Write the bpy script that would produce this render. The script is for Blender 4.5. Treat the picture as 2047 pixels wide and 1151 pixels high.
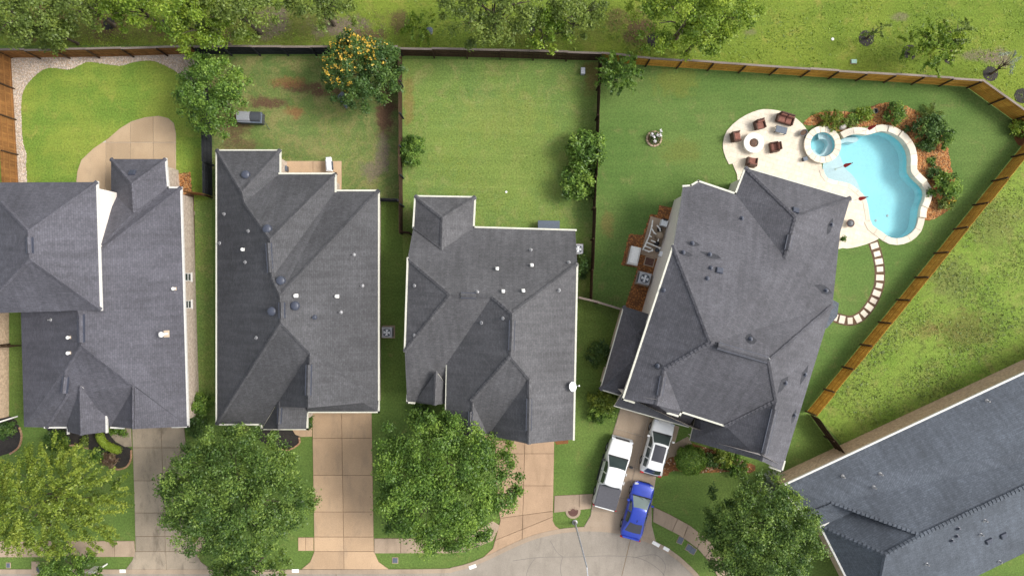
import bpy, bmesh, math, random
import numpy as np
from mathutils import Vector, Matrix
from mathutils.geometry import tessellate_polygon
from mathutils.bvhtree import BVHTree

for o in list(bpy.data.objects):
    bpy.data.objects.remove(o, do_unlink=True)
SC = bpy.context.scene
COL = SC.collection
R = math.radians
random.seed(7)
RNG = np.random.default_rng(11)

# ------------------------------------------------------------------ camera, sky, sun, exposure
H = 55.0          # drone height in metres, looking straight down
S = 24.5          # photo pixels per metre on the ground
CX, CY = 1023.5, 575.5
cam_d = bpy.data.cameras.new('camera')
cam_d.sensor_width = 36.0
cam_d.lens = 36.0 * S * H / 2047.0
cam_d.clip_end = 3000.0
cam = bpy.data.objects.new('camera', cam_d)
cam.location = (0, 0, H)
COL.objects.link(cam)
SC.camera = cam

SUN_ELEV, SUN_AZ = 45.0, 84.0      # azimuth clockwise from +Y (top of the picture)
world = bpy.data.worlds.new('World')
SC.world = world
world.use_nodes = True
wn, wl = world.node_tree.nodes, world.node_tree.links
sky = wn.new('ShaderNodeTexSky')
sky.sky_type = 'NISHITA'
sky.sun_disc = False
sky.sun_elevation = R(SUN_ELEV)
sky.sun_rotation = R(SUN_AZ)
sky.dust_density = 3.0
sky.air_density = 1.0
sky.ozone_density = 1.0
hs = wn.new('ShaderNodeHueSaturation')
hs.inputs['Saturation'].default_value = 0.28
wl.new(sky.outputs[0], hs.inputs['Color'])
wl.new(hs.outputs[0], wn['Background'].inputs['Color'])
wn['Background'].inputs['Strength'].default_value = 0.125
sun_d = bpy.data.lights.new('sun', 'SUN')
sun_d.energy = 1.5
sun_d.angle = R(22)
sun_d.color = (1.0, 0.95, 0.87)
sun = bpy.data.objects.new('sun', sun_d)
sdir = Vector((math.sin(R(SUN_AZ)) * math.cos(R(SUN_ELEV)), math.cos(R(SUN_AZ)) * math.cos(R(SUN_ELEV)), math.sin(R(SUN_ELEV))))
sun.rotation_euler = sdir.to_track_quat('Z', 'Y').to_euler()
sun.location = (30, 20, 60)
COL.objects.link(sun)
SC.view_settings.view_transform = 'Standard'
SC.view_settings.look = 'None'
SC.view_settings.gamma = 1.0
SC.view_settings.use_curve_mapping = False
SC.view_settings.exposure = 1.1

# ------------------------------------------------------------------ helpers
def P(px, py, z=0.0):
    """photo pixel + height above ground -> world point"""
    k = (H - z) / H / S
    return Vector(((px - CX) * k, -(py - CY) * k, z))

def P2(px, py, z=0.0):
    v = P(px, py, z)
    return (v.x, v.y)

def uvmap(me):
    uv = me.uv_layers.new(name='uv')
    nl = len(me.loops)
    co = np.empty(len(me.vertices) * 3); me.vertices.foreach_get('co', co); co = co.reshape(-1, 3)
    vi = np.empty(nl, dtype=np.int32); me.loops.foreach_get('vertex_index', vi)
    npoly = len(me.polygons)
    nor = np.empty(npoly * 3); me.polygons.foreach_get('normal', nor); nor = nor.reshape(-1, 3)
    lt = np.empty(npoly, dtype=np.int32); me.polygons.foreach_get('loop_total', lt)
    n = np.repeat(nor, lt, axis=0)
    flat = np.abs(n[:, 2]) > 0.9995
    u = np.stack([-n[:, 1], n[:, 0], np.zeros(len(n))], 1)
    u[flat] = (1, 0, 0)
    u /= np.maximum(np.linalg.norm(u, axis=1, keepdims=True), 1e-9)
    v = np.cross(n, u)
    c = co[vi]
    out = np.stack([(c * u).sum(1), (c * v).sum(1)], 1)
    uv.data.foreach_set('uv', out.astype(np.float32).ravel())

def tag(o, label=None, cat=None, group=None, kind=None):
    if label: o['label'] = label
    if cat: o['category'] = cat
    if group: o['group'] = group
    if kind: o['kind'] = kind
    return o

def attach(o, parent):
    o.parent = parent
    o.matrix_parent_inverse = Matrix.Translation(parent.location).inverted() if parent.get('_w') else Matrix.Identity(4)

def empty(name, loc=(0, 0, 0), rz=0.0, world_children=True):
    """root of a thing. world_children: parts are built in world coordinates"""
    o = bpy.data.objects.new(name, None)
    o.location = loc
    o.rotation_euler = (0, 0, 0 if world_children else rz)
    if world_children: o['_w'] = 1
    o.empty_display_size = 0.2
    COL.objects.link(o)
    return o

def mesh_obj(name, verts, faces, mats, parent=None, fmat=None, smooth=False, uv=True):
    me = bpy.data.meshes.new(name)
    me.from_pydata([tuple(v) for v in verts], [], [tuple(f) for f in faces])
    if not isinstance(mats, (list, tuple)): mats = [mats]
    for m in mats: me.materials.append(m)
    if fmat is not None: me.polygons.foreach_set('material_index', np.array(fmat, dtype=np.int32))
    if smooth: me.polygons.foreach_set('use_smooth', np.ones(len(me.polygons), dtype=bool))
    me.update()
    if uv: uvmap(me)
    o = bpy.data.objects.new(name, me)
    COL.objects.link(o)
    if parent is not None: attach(o, parent)
    return o

class MB:
    """collects simple solids, then links them as ONE mesh object"""
    def __init__(s): s.v, s.f, s.m = [], [], []
    def add(s, vs, fs, mi=0):
        b = len(s.v); s.v += [tuple(v) for v in vs]
        s.f += [tuple(i + b for i in f) for f in fs]; s.m += [mi] * len(fs); return s
    def box(s, x0, x1, y0, y1, z0, z1, mi=0, M=None):
        vs = [Vector(c) for c in ((x0, y0, z0), (x1, y0, z0), (x1, y1, z0), (x0, y1, z0), (x0, y0, z1), (x1, y0, z1), (x1, y1, z1), (x0, y1, z1))]
        if M is not None: vs = [M @ v for v in vs]
        return s.add(vs, [(3, 2, 1, 0), (4, 5, 6, 7), (0, 1, 5, 4), (1, 2, 6, 5), (2, 3, 7, 6), (3, 0, 4, 7)], mi)
    def bbox(s, x0, x1, y0, y1, z0, z1, b=0.03, mi=0, M=None):
        """box with chamfered top edges"""
        vs = [(x0, y0, z0), (x1, y0, z0), (x1, y1, z0), (x0, y1, z0), (x0, y0, z1 - b), (x1, y0, z1 - b), (x1, y1, z1 - b), (x0, y1, z1 - b),
              (x0 + b, y0 + b, z1), (x1 - b, y0 + b, z1), (x1 - b, y1 - b, z1), (x0 + b, y1 - b, z1)]
        vs = [Vector(v) for v in vs]
        if M is not None: vs = [M @ v for v in vs]
        return s.add(vs, [(3, 2, 1, 0), (8, 9, 10, 11), (0, 1, 5, 4), (1, 2, 6, 5), (2, 3, 7, 6), (3, 0, 4, 7), (4, 5, 9, 8), (5, 6, 10, 9), (6, 7, 11, 10), (7, 4, 8, 11)], mi)
    def tube(s, p, q, r0, r1=None, n=8, mi=0, caps=True):
        p, q = Vector(p), Vector(q); r1 = r0 if r1 is None else r1
        d = (q - p).normalized()
        a = d.orthogonal().normalized(); b = d.cross(a)
        vs = []
        for c, r in ((p, r0), (q, r1)):
            for i in range(n):
                t = 2 * math.pi * i / n
                vs.append(c + a * (r * math.cos(t)) + b * (r * math.sin(t)))
        fs = [(i, (i + 1) % n, n + (i + 1) % n, n + i) for i in range(n)]
        if caps: fs += [tuple(reversed(range(n))), tuple(range(n, 2 * n))]
        return s.add(vs, fs, mi)
    def path(s, pts, r, n=8, mi=0):
        for a, b in zip(pts[:-1], pts[1:]): s.tube(a, b, r, n=n, mi=mi)
        return s
    def lathe(s, prof, n=24, c=(0, 0, 0), mi=0, closed=False):
        """profile of (radius, z) turned about the vertical through c"""
        vs = []; k = len(prof)
        for i in range(n):
            t = 2 * math.pi * i / n
            for r, z in prof: vs.append((c[0] + r * math.cos(t), c[1] + r * math.sin(t), c[2] + z))
        fs = []
        for i in range(n):
            j = (i + 1) % n
            for q in range(k if closed else k - 1):
                w = (q + 1) % k
                fs.append((i * k + q, j * k + q, j * k + w, i * k + w))
        return s.add(vs, fs, mi)
    def build(s, name, mats, parent=None, smooth=False):
        return mesh_obj(name, s.v, s.f, mats, parent, s.m, smooth)

def area2(poly):
    return 0.5 * sum(a[0] * b[1] - b[0] * a[1] for a, b in zip(poly, poly[1:] + poly[:1]))
def ccw(poly): return list(poly) if area2(poly) > 0 else list(reversed(poly))
def inset(poly, d):
    """offset a ccw polygon inwards by d (outwards when negative)"""
    poly = ccw([tuple(p[:2]) for p in poly]); n = len(poly); out = []
    for i in range(n):
        p0, p1, p2 = Vector(poly[i - 1]), Vector(poly[i]), Vector(poly[(i + 1) % n])
        e1, e2 = (p1 - p0), (p2 - p1)
        if e1.length < 1e-6 or e2.length < 1e-6: out.append(tuple(p1)); continue
        e1.normalize(); e2.normalize()
        n1, n2 = Vector((-e1.y, e1.x)), Vector((-e2.y, e2.x))
        b = n1 + n2
        if b.length < 1e-4: out.append(tuple(p1 + n1 * d)); continue
        b.normalize(); c = max(0.35, b.dot(n1))
        out.append(tuple(p1 + b * (d / c)))
    return out
def dedupe(poly, eps=1e-3):
    o = []
    for p in poly:
        if not o or math.dist(p[:2], o[-1][:2]) > eps: o.append(p)
    if len(o) > 1 and math.dist(o[0][:2], o[-1][:2]) < eps: o.pop()
    return o
def clip(poly, a, b, side):
    """part of the polygon on one side of line a-b"""
    def f(p): return side * ((b[0] - a[0]) * (p[1] - a[1]) - (b[1] - a[1]) * (p[0] - a[0]))
    out = []
    for p, q in zip(poly, poly[1:] + poly[:1]):
        fp, fq = f(p), f(q)
        if fp >= 0: out.append(p)
        if (fp > 0 > fq) or (fp < 0 < fq):
            t = fp / (fp - fq); out.append((p[0] + (q[0] - p[0]) * t, p[1] + (q[1] - p[1]) * t))
    return dedupe(out)
def smooth_poly(pts, n=4, closed=True):
    """Catmull-Rom through the points"""
    pts = [Vector(p) for p in pts]; m = len(pts); out = []
    for i in range(m if closed else m - 1):
        if closed: p0, p1, p2, p3 = pts[i - 1], pts[i], pts[(i + 1) % m], pts[(i + 2) % m]
        else: p0, p1, p2, p3 = pts[max(i - 1, 0)], pts[i], pts[i + 1], pts[min(i + 2, m - 1)]
        for k in range(n):
            t = k / n
            out.append(tuple(0.5 * ((2 * p1) + (p2 - p0) * t + (2 * p0 - 5 * p1 + 4 * p2 - p3) * t * t + (3 * p1 - p0 - 3 * p2 + p3) * t ** 3)))
    if not closed: out.append(tuple(pts[-1]))
    return out
def inside(poly, xs, ys):
    r = np.zeros(len(xs), dtype=bool)
    for (x0, y0), (x1, y1) in zip(poly, poly[1:] + poly[:1]):
        c = ((y0 > ys) != (y1 > ys))
        with np.errstate(divide='ignore', invalid='ignore'):
            r ^= c & (xs < (x1 - x0) * (ys - y0) / ((y1 - y0) or 1e-12) + x0)
    return r
def sheet(name, poly, z, mat, holes=(), parent=None):
    loops = [[Vector((x, y, 0)) for x, y in ccw(list(poly))]] + [[Vector((x, y, 0)) for x, y in reversed(ccw(list(h)))] for h in holes]
    tris = tessellate_polygon(loops)
    vs = [v for l in loops for v in l]
    fs = []
    for t in tris:
        a, b, c = (vs[i] for i in t)
        if abs((b - a).cross(c - a).z) < 1e-9: continue
        fs.append(t if (b - a).cross(c - a).z > 0 else (t[2], t[1], t[0]))
    return mesh_obj(name, [(v.x, v.y, z) for v in vs], fs, mat, parent)
def prism(name, poly, z0, z1, mat, parent=None, bevel=0.0, build=True, mb=None):
    poly = dedupe(ccw([tuple(p) for p in poly])); n = len(poly)
    m = mb or MB()
    vs = [(x, y, z0) for x, y in poly]; fs = []
    if bevel:
        top = inset(poly, bevel)
        vs += [(x, y, z1 - bevel) for x, y in poly] + [(x, y, z1) for x, y in top]; tb = 2 * n
        fs += [(n + i, n + (i + 1) % n, 2 * n + (i + 1) % n, 2 * n + i) for i in range(n)]
    else:
        vs += [(x, y, z1) for x, y in poly]; tb = n
    fs += [(i, (i + 1) % n, n + (i + 1) % n, n + i) for i in range(n)]
    for t in tessellate_polygon([[Vector((vs[tb + i][0], vs[tb + i][1], 0)) for i in range(n)]]):
        a, b, c = (Vector(vs[tb + i]) for i in t)
        fs.append(tuple(tb + i for i in (t if (b - a).cross(c - a).z > 0 else reversed(t))))
    m.add(vs, fs)
    return m.build(name, mat, parent) if build else m

# ------------------------------------------------------------------ materials
class NT:
    def __init__(s, name):
        s.mat = bpy.data.materials.new(name); s.mat.use_nodes = True
        s.t = s.mat.node_tree; s.n, s.l = s.t.nodes, s.t.links
        s.bsdf = s.n['Principled BSDF']
    def node(s, typ, **kw):
        nd = s.n.new(typ)
        for k, v in kw.items():
            if k in nd.inputs: s.set(nd.inputs[k], v)
            else: setattr(nd, k, v)
        return nd
    def set(s, inp, v):
        if hasattr(v, 'is_output') or isinstance(v, bpy.types.NodeSocket): s.l.new(v, inp)
        else:
            if isinstance(v, (tuple, list)) and len(v) == 3 and inp.type == 'RGBA': v = (*v, 1)
            inp.default_value = v
    def pos(s): return s.node('ShaderNodeNewGeometry').outputs['Position']
    def noise(s, scale, detail=4.0, rough=0.55, vec=None, dist=0.0):
        nd = s.node('ShaderNodeTexNoise', Scale=scale, Detail=detail, Roughness=rough, Distortion=dist)
        s.l.new(vec or s.pos(), nd.inputs['Vector']); return nd.outputs['Fac']
    def ramp(s, fac, a, b, lo=0.0, hi=1.0):
        nd = s.node('ShaderNodeMapRange', interpolation_type='SMOOTHSTEP')
        s.l.new(fac, nd.inputs['Value'])
        for k, v in (('From Min', a), ('From Max', b), ('To Min', lo), ('To Max', hi)): nd.inputs[k].default_value = v
        return nd.outputs[0]
    def mix(s, fac, a, b, mode='MIX'):
        nd = s.node('ShaderNodeMix', data_type='RGBA', blend_type=mode)
        for k, v in ((0, fac), (6, a), (7, b)): s.set(nd.inputs[k], v)
        return nd.outputs[2]
    def mul(s, col, fac):
        """multiply a colour with a grey value"""
        nd = s.node('ShaderNodeVectorMath', operation='SCALE')
        s.set(nd.inputs[0], col); s.set(nd.inputs['Scale'], fac); return nd.outputs[0]
    def math(s, op, a, b=0.0):
        nd = s.node('ShaderNodeMath', operation=op); s.set(nd.inputs[0], a); s.set(nd.inputs[1], b); return nd.outputs[0]
    def done(s, col, rough=0.85, spec=0.3, bump=None, bstr=0.3, bdist=0.02, metal=0.0):
        s.set(s.bsdf.inputs['Base Color'], col); s.set(s.bsdf.inputs['Roughness'], rough)
        s.set(s.bsdf.inputs['Specular IOR Level'], spec); s.bsdf.inputs['Metallic'].default_value = metal
        if bump is not None:
            b = s.node('ShaderNodeBump', Strength=bstr, Distance=bdist); s.l.new(bump, b.inputs['Height'])
            s.l.new(b.outputs[0], s.bsdf.inputs['Normal'])
        return s.mat

def surf(name, c1, c2, s1=0.6, s2=14.0, amp=0.25, rough=0.85, spec=0.3, bump=0.3, bscale=30.0, metal=0.0, bdist=0.02):
    t = NT(name)
    a = t.ramp(t.noise(s1, 5), 0.35, 0.65)
    col = t.mix(a, c1, c2)
    col = t.mul(col, t.ramp(t.noise(s2, 5, 0.65), 0.25, 0.75, 1 - amp, 1 + amp))
    return t.done(col, rough, spec, t.noise(bscale, 3) if bump else None, bump, bdist, metal)

def shingles(name, c, streak=0.12):
    t = NT(name)
    uv = t.node('ShaderNodeUVMap').outputs[0]
    bt = t.node('ShaderNodeTexBrick', Scale=1.0, offset=0.37, offset_frequency=2)
    t.l.new(uv, bt.inputs['Vector'])
    for k, v in (('Mortar Size', 0.012), ('Mortar Smooth', 0.3), ('Bias', 0.0), ('Brick Width', 0.31), ('Row Height', 0.143)): bt.inputs[k].default_value = v
    bt.inputs['Color1'].default_value = (*[x * 1.14 for x in c], 1)
    bt.inputs['Color2'].default_value = (*[x * 0.9 for x in c], 1)
    bt.inputs['Mortar'].default_value = (*[x * 0.7 for x in c], 1)
    # weathering: long faint streaks down the slope and blotches
    mp = t.node('ShaderNodeMapping'); mp.inputs['Scale'].default_value = (2.6, 0.22, 1); t.l.new(uv, mp.inputs['Vector'])
    st = t.ramp(t.noise(1.0, 4, 0.6, vec=mp.outputs[0]), 0.3, 0.7, 1 - streak, 1 + streak)
    bl = t.ramp(t.noise(0.3, 5, 0.62), 0.3, 0.7, 0.84, 1.14)
    gr = t.ramp(t.noise(7.0, 5, 0.75), 0.28, 0.72, 0.8, 1.2)
    col = t.mul(t.mul(t.mul(bt.outputs['Color'], st), bl), gr)
    h = t.math('ADD', t.math('MULTIPLY', bt.outputs['Fac'], -0.8), t.noise(40, 3))
    return t.done(col, 0.82, 0.42, h, 0.5, 0.012)

def bricks(name, c1, c2, mortar, w=0.2, h=0.068):
    t = NT(name)
    bt = t.node('ShaderNodeTexBrick', Scale=1.0); t.l.new(t.node('ShaderNodeUVMap').outputs[0], bt.inputs['Vector'])
    for k, v in (('Mortar Size', 0.008), ('Bias', 0.0), ('Brick Width', w), ('Row Height', h)): bt.inputs[k].default_value = v
    for k, v in (('Color1', c1), ('Color2', c2), ('Mortar', mortar)): bt.inputs[k].default_value = (*v, 1)
    col = t.mul(bt.outputs['Color'], t.ramp(t.noise(5, 4, 0.7), 0.3, 0.7, 0.78, 1.2))
    return t.done(col, 0.9, 0.2, t.math('MULTIPLY', bt.outputs['Fac'], -1.0), 0.6, 0.01)

def grass(name, c1, c2, dry, patches=(), s=0.22, dryamt=(0.55, 0.75), weed=None, gain=(1.2, 1.08, 1.75)):
    """c1/c2 lawn greens, dry straw blotches, patches = bare soil of (px, py, rx, ry, colour, strength)"""
    t = NT(name)
    p = t.pos()
    c1, c2, dry = (tuple(a * b for a, b in zip(c, gain)) for c in (c1, c2, dry))
    col = t.mix(t.ramp(t.noise(s, 6, 0.6, vec=p), 0.36, 0.64), c1, c2)
    col = t.mix(t.ramp(t.noise(0.75, 7, 0.72, vec=p, dist=0.6), dryamt[0], dryamt[1], 0, 0.75), col, dry)
    if weed: col = t.mix(t.ramp(t.noise(1.7, 6, 0.75, vec=p, dist=0.8), 0.5, 0.66, 0, 0.8), col, weed)
    for (px, py, rx, ry, pc, st) in patches:
        q = P(px, py)
        mp = t.node('ShaderNodeVectorMath', operation='SUBTRACT'); t.l.new(p, mp.inputs[0]); mp.inputs[1].default_value = q
        ms = t.node('ShaderNodeVectorMath', operation='MULTIPLY'); t.l.new(mp.outputs[0], ms.inputs[0]); ms.inputs[1].default_value = (S / rx, S / ry, 0)
        ln = t.node('ShaderNodeVectorMath', operation='LENGTH'); t.l.new(ms.outputs[0], ln.inputs[0])
        d = t.math('ADD', ln.outputs['Value'], t.math('MULTIPLY', t.math('SUBTRACT', t.noise(1.1, 6, 0.7, vec=p), 0.5), 2.6))
        col = t.mix(t.ramp(d, 1.15, 0.35, 0, st), col, pc)
    mw = t.node('ShaderNodeMapping'); mw.inputs['Scale'].default_value = (0.12, 1.9, 1); t.l.new(p, mw.inputs['Vector'])
    col = t.mul(col, t.ramp(t.noise(1.0, 3, 0.5, vec=mw.outputs[0]), 0.35, 0.65, 0.96, 1.04))    # faint mowing passes
    col = t.mul(col, t.ramp(t.noise(7.0, 6, 0.8, vec=p), 0.25, 0.75, 0.6, 1.4))
    col = t.mul(col, t.ramp(t.noise(34.0, 3, 0.7, vec=p), 0.2, 0.8, 0.72, 1.28))
    return t.done(col, 0.95, 0.12, t.noise(22, 5, 0.8, vec=p), 0.9, 0.06)

def concrete(name, c1, c2, stain, amt=0.5, s=0.5):
    t = NT(name)
    p = t.pos()
    col = t.mix(t.ramp(t.noise(s, 6, 0.65, vec=p), 0.35, 0.65), c1, c2)
    mp = t.node('ShaderNodeMapping'); mp.inputs['Scale'].default_value = (1.5, 0.5, 1); t.l.new(p, mp.inputs['Vector'])
    col = t.mix(t.ramp(t.noise(0.8, 6, 0.68, vec=mp.outputs[0], dist=0.5), 0.46, 0.74, 0, amt), col, stain)
    col = t.mix(t.ramp(t.noise(1.9, 4, 0.5, vec=p, dist=0.3), 0.70, 0.78, 0, 0.55 * amt), col, tuple(c * .55 for c in stain))    # oil spots
    oi = t.node('ShaderNodeObjectInfo')
    col = t.mul(col, t.ramp(oi.outputs['Random'], 0, 1, 0.9, 1.08))
    col = t.mul(col, t.ramp(t.noise(16, 5, 0.7, vec=p), 0.25, 0.75, 0.86, 1.14))
    return t.done(col, 0.9, 0.25, t.noise(60, 3, vec=p), 0.25, 0.01)

def foliage(name, dark, mid, light, trans=0.28):
    dark, mid, light = (tuple(a * b for a, b in zip(c, (1.14, 1.1, 1.3))) for c in (dark, mid, light))
    t = NT(name)
    at = t.node('ShaderNodeAttribute', attribute_name='tint')
    cr = t.node('ShaderNodeValToRGB')
    t.l.new(at.outputs['Fac'], cr.inputs['Fac'])
    e = cr.color_ramp.elements
    e[0].position, e[0].color = 0.05, (*dark, 1)
    e[1].position, e[1].color = 0.95, (*light, 1)
    m = e.new(0.5); m.color = (*mid, 1)
    di = t.node('ShaderNodeBsdfDiffuse'); tr = t.node('ShaderNodeBsdfTranslucent')
    gl = t.node('ShaderNodeBsdfGlossy'); gl.inputs['Roughness'].default_value = 0.45
    gl.inputs['Color'].default_value = (0.5, 0.5, 0.5, 1)
    t.l.new(cr.outputs[0], di.inputs['Color']); t.l.new(t.mul(cr.outputs[0], 1.25), tr.inputs['Color'])
    m1 = t.node('ShaderNodeMixShader'); m1.inputs[0].default_value = trans
    t.l.new(di.outputs[0], m1.inputs[1]); t.l.new(tr.outputs[0], m1.inputs[2])
    m2 = t.node('ShaderNodeMixShader'); m2.inputs[0].default_value = 0.04
    t.l.new(m1.outputs[0], m2.inputs[1]); t.l.new(gl.outputs[0], m2.inputs[2])
    t.l.new(m2.outputs[0], t.n['Material Output'].inputs['Surface'])
    return t.mat

def woodfence(name, c1, c2, amt=0.35):
    t = NT(name)
    at = t.node('ShaderNodeAttribute', attribute_name='tint')
    col = t.mix(at.outputs['Fac'], c1, c2)
    mp = t.node('ShaderNodeMapping'); mp.inputs['Scale'].default_value = (30, 1.2, 1)
    t.l.new(t.node('ShaderNodeUVMap').outputs[0], mp.inputs['Vector'])
    col = t.mul(col, t.ramp(t.noise(1.0, 4, 0.6, vec=mp.outputs[0]), 0.25, 0.75, 1 - amt, 1 + amt))
    col = t.mul(col, t.ramp(t.noise(0.5, 4, 0.6), 0.3, 0.7, 0.8, 1.18))
    return t.done(col, 0.85, 0.2, t.noise(1.0, 3, vec=mp.outputs[0]), 0.3, 0.01)

def paint(name, c, rough=0.3, coat=0.6, metal=0.0):
    t = NT(name)
    col = t.mul(t.mix(0.0, c, c), t.ramp(t.noise(2.5, 4, 0.6), 0.3, 0.7, 0.95, 1.03))
    t.done(col, rough, 0.5, metal=metal)
    t.bsdf.inputs['Coat Weight'].default_value = coat
    t.bsdf.inputs['Coat Roughness'].default_value = 0.125
    return t.mat

def plain(name, c, rough=0.6, spec=0.4, metal=0.0, amp=0.1, s=8.0):
    t = NT(name)
    col = t.mul(t.mix(0.0, c, c), t.ramp(t.noise(s, 4, 0.65), 0.3, 0.7, 1 - amp, 1 + amp))
    return t.done(col, rough, spec, metal=metal)

MT = {}
MT['roof_violet'] = shingles('shingles_violet_grey', (0.075, 0.074, 0.089))
MT['roof_dark'] = shingles('shingles_charcoal', (0.060, 0.060, 0.065), 0.13)
MT['roof_warm'] = shingles('shingles_dark_grey', (0.079, 0.078, 0.083), 0.13)
MT['roof_grey'] = shingles('shingles_pewter', (0.080, 0.079, 0.090))
MT['roof_slate'] = shingles('shingles_slate_blue', (0.072, 0.084, 0.104))
MT['trim_cream'] = plain('cream_trim', (0.54, 0.53, 0.45), 0.5)
MT['trim_white'] = plain('white_trim', (0.57, 0.56, 0.53), 0.5)
MT['soffit'] = plain('soffit_paint', (0.5, 0.48, 0.42), 0.7)
MT['siding'] = plain('white_siding', (0.70, 0.64, 0.58), 0.7)
MT['brick_tan'] = bricks('tan_brick', (0.50, 0.355, 0.24), (0.40, 0.27, 0.175), (0.50, 0.44, 0.36))
MT['brick_pale'] = bricks('pale_brick', (0.45, 0.37, 0.30), (0.38, 0.30, 0.24), (0.46, 0.42, 0.37))
MT['brick_red'] = bricks('orange_brick', (0.38, 0.20, 0.10), (0.30, 0.15, 0.08), (0.38, 0.32, 0.26))
MT['glass'] = plain('window_glass', (0.03, 0.04, 0.045), 0.08, 0.7, amp=0.0)
MT['pipe_white'] = plain('white_plastic', (0.8, 0.79, 0.75), 0.45)
MT['pipe_grey'] = plain('grey_metal', (0.30, 0.30, 0.31), 0.45, 0.5, 0.3)
MT['vent_dark'] = plain('dark_vent_metal', (0.045, 0.052, 0.075), 0.45, 0.5)
MT['black'] = plain('black_plastic', (0.015, 0.015, 0.017), 0.5)
MT['patch'] = surf('dark_roof_patch', (0.035, 0.036, 0.043), (0.045, 0.046, 0.053), 3, 20, .35)
MT['rust'] = plain('rusty_flashing', (0.38, 0.30, 0.22), 0.7)
MT['drive_tan'] = concrete('tan_concrete', (0.45, 0.315, 0.20), (0.41, 0.285, 0.18), (0.27, 0.20, 0.14), 0.5)
MT['drive_grey'] = concrete('weathered_concrete', (0.32, 0.265, 0.20), (0.27, 0.225, 0.17), (0.13, 0.108, 0.082), 0.8)
MT['drive_rose'] = concrete('rose_concrete', (0.39, 0.268, 0.175), (0.35, 0.24, 0.157), (0.24, 0.165, 0.105), 0.5)
MT['drive_beige'] = concrete('beige_concrete', (0.35, 0.275, 0.205), (0.315, 0.245, 0.18), (0.23, 0.175, 0.125), 0.4)
MT['walk'] = concrete('sidewalk_concrete', (0.36, 0.275, 0.20), (0.31, 0.235, 0.17), (0.19, 0.145, 0.10), 0.55)
MT['patio_tan'] = concrete('patio_concrete', (0.42, 0.31, 0.20), (0.38, 0.275, 0.175), (0.28, 0.21, 0.14), 0.35)
MT['kerb'] = concrete('kerb_concrete', (0.34, 0.265, 0.195), (0.29, 0.225, 0.165), (0.2, 0.16, 0.12), 0.5)
MT['street'] = concrete('street_concrete', (0.285, 0.25, 0.21), (0.245, 0.215, 0.18), (0.165, 0.145, 0.12), 0.5)
MT['joint_dark'] = plain('dark_joint', (0.19, 0.135, 0.085), 0.95)
MT['joint_light'] = plain('pale_joint', (0.44, 0.39, 0.33), 0.95)
MT['tar'] = plain('tar_seal', (0.19, 0.168, 0.145), 0.8)
MT['soil'] = surf('bare_soil', (0.12, 0.07, 0.04), (0.09, 0.055, 0.035), 0.8, 9, 0.3)
MT['mulch_red'] = surf('red_mulch', (0.20, 0.082, 0.028), (0.14, 0.06, 0.024), 1.2, 16, 0.45, bump=0.8)
MT['mulch_black'] = surf('black_mulch', (0.022, 0.02, 0.019), (0.035, 0.03, 0.027), 1.2, 18, 0.5, bump=0.8)
MT['gravel'] = surf('gravel_base', (0.42, 0.34, 0.27), (0.36, 0.29, 0.22), 1.0, 20, 0.3, bump=0.5)
SOIL = (0.115, 0.065, 0.042); CLAY = (0.24, 0.12, 0.055); GREYSOIL = (0.17, 0.135, 0.10)
MT['ground'] = grass('common_grass', (0.085, 0.155, 0.022), (0.105, 0.175, 0.026), (0.17, 0.18, 0.04))
MT['lawn_bright'] = grass('bright_lawn', (0.105, 0.205, 0.022), (0.16, 0.245, 0.028), (0.21, 0.25, 0.04), s=0.3, dryamt=(0.52, 0.75), gain=(1.36, 1.12, 1.7))
MT['lawn_worn'] = grass('worn_lawn', (0.088, 0.15, 0.026), (0.125, 0.185, 0.034), (0.2, 0.195, 0.05),
    [(600, 175, 55, 14, SOIL, .9), (660, 185, 40, 12, SOIL, .8), (580, 165, 40, 14, CLAY, .7), (530, 205, 45, 14, SOIL, .95), (590, 225, 26, 14, CLAY, .8), (468, 245, 40, 40, SOIL, .8), (480, 290, 45, 16, SOIL, .6),
     (770, 225, 26, 60, SOIL, .95), (765, 310, 16, 45, GREYSOIL, .9), (745, 340, 30, 22, GREYSOIL, .8)], s=0.3, dryamt=(0.4, 0.66))
MT['lawn_lot'] = grass('mown_lawn', (0.105, 0.185, 0.03), (0.135, 0.215, 0.032), (0.22, 0.235, 0.055), [(1010, 320, 190, 130, (0.17, 0.225, 0.05), .6), (1000, 230, 90, 50, (0.2, 0.235, 0.06), .4), (1185, 150, 22, 45, CLAY, .5), (818, 205, 14, 60, CLAY, .45)], s=0.2, dryamt=(0.46, 0.72))
MT['lawn_deep'] = grass('deep_green_lawn', (0.075, 0.145, 0.022), (0.10, 0.17, 0.028), (0.17, 0.18, 0.045), [(1350, 160, 50, 40, (0.15, 0.165, 0.035), .6), (1360, 300, 50, 30, (0.14, 0.15, 0.035), .5), (1215, 450, 18, 26, CLAY, .35)], s=0.14, dryamt=(0.53, 0.78))
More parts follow.
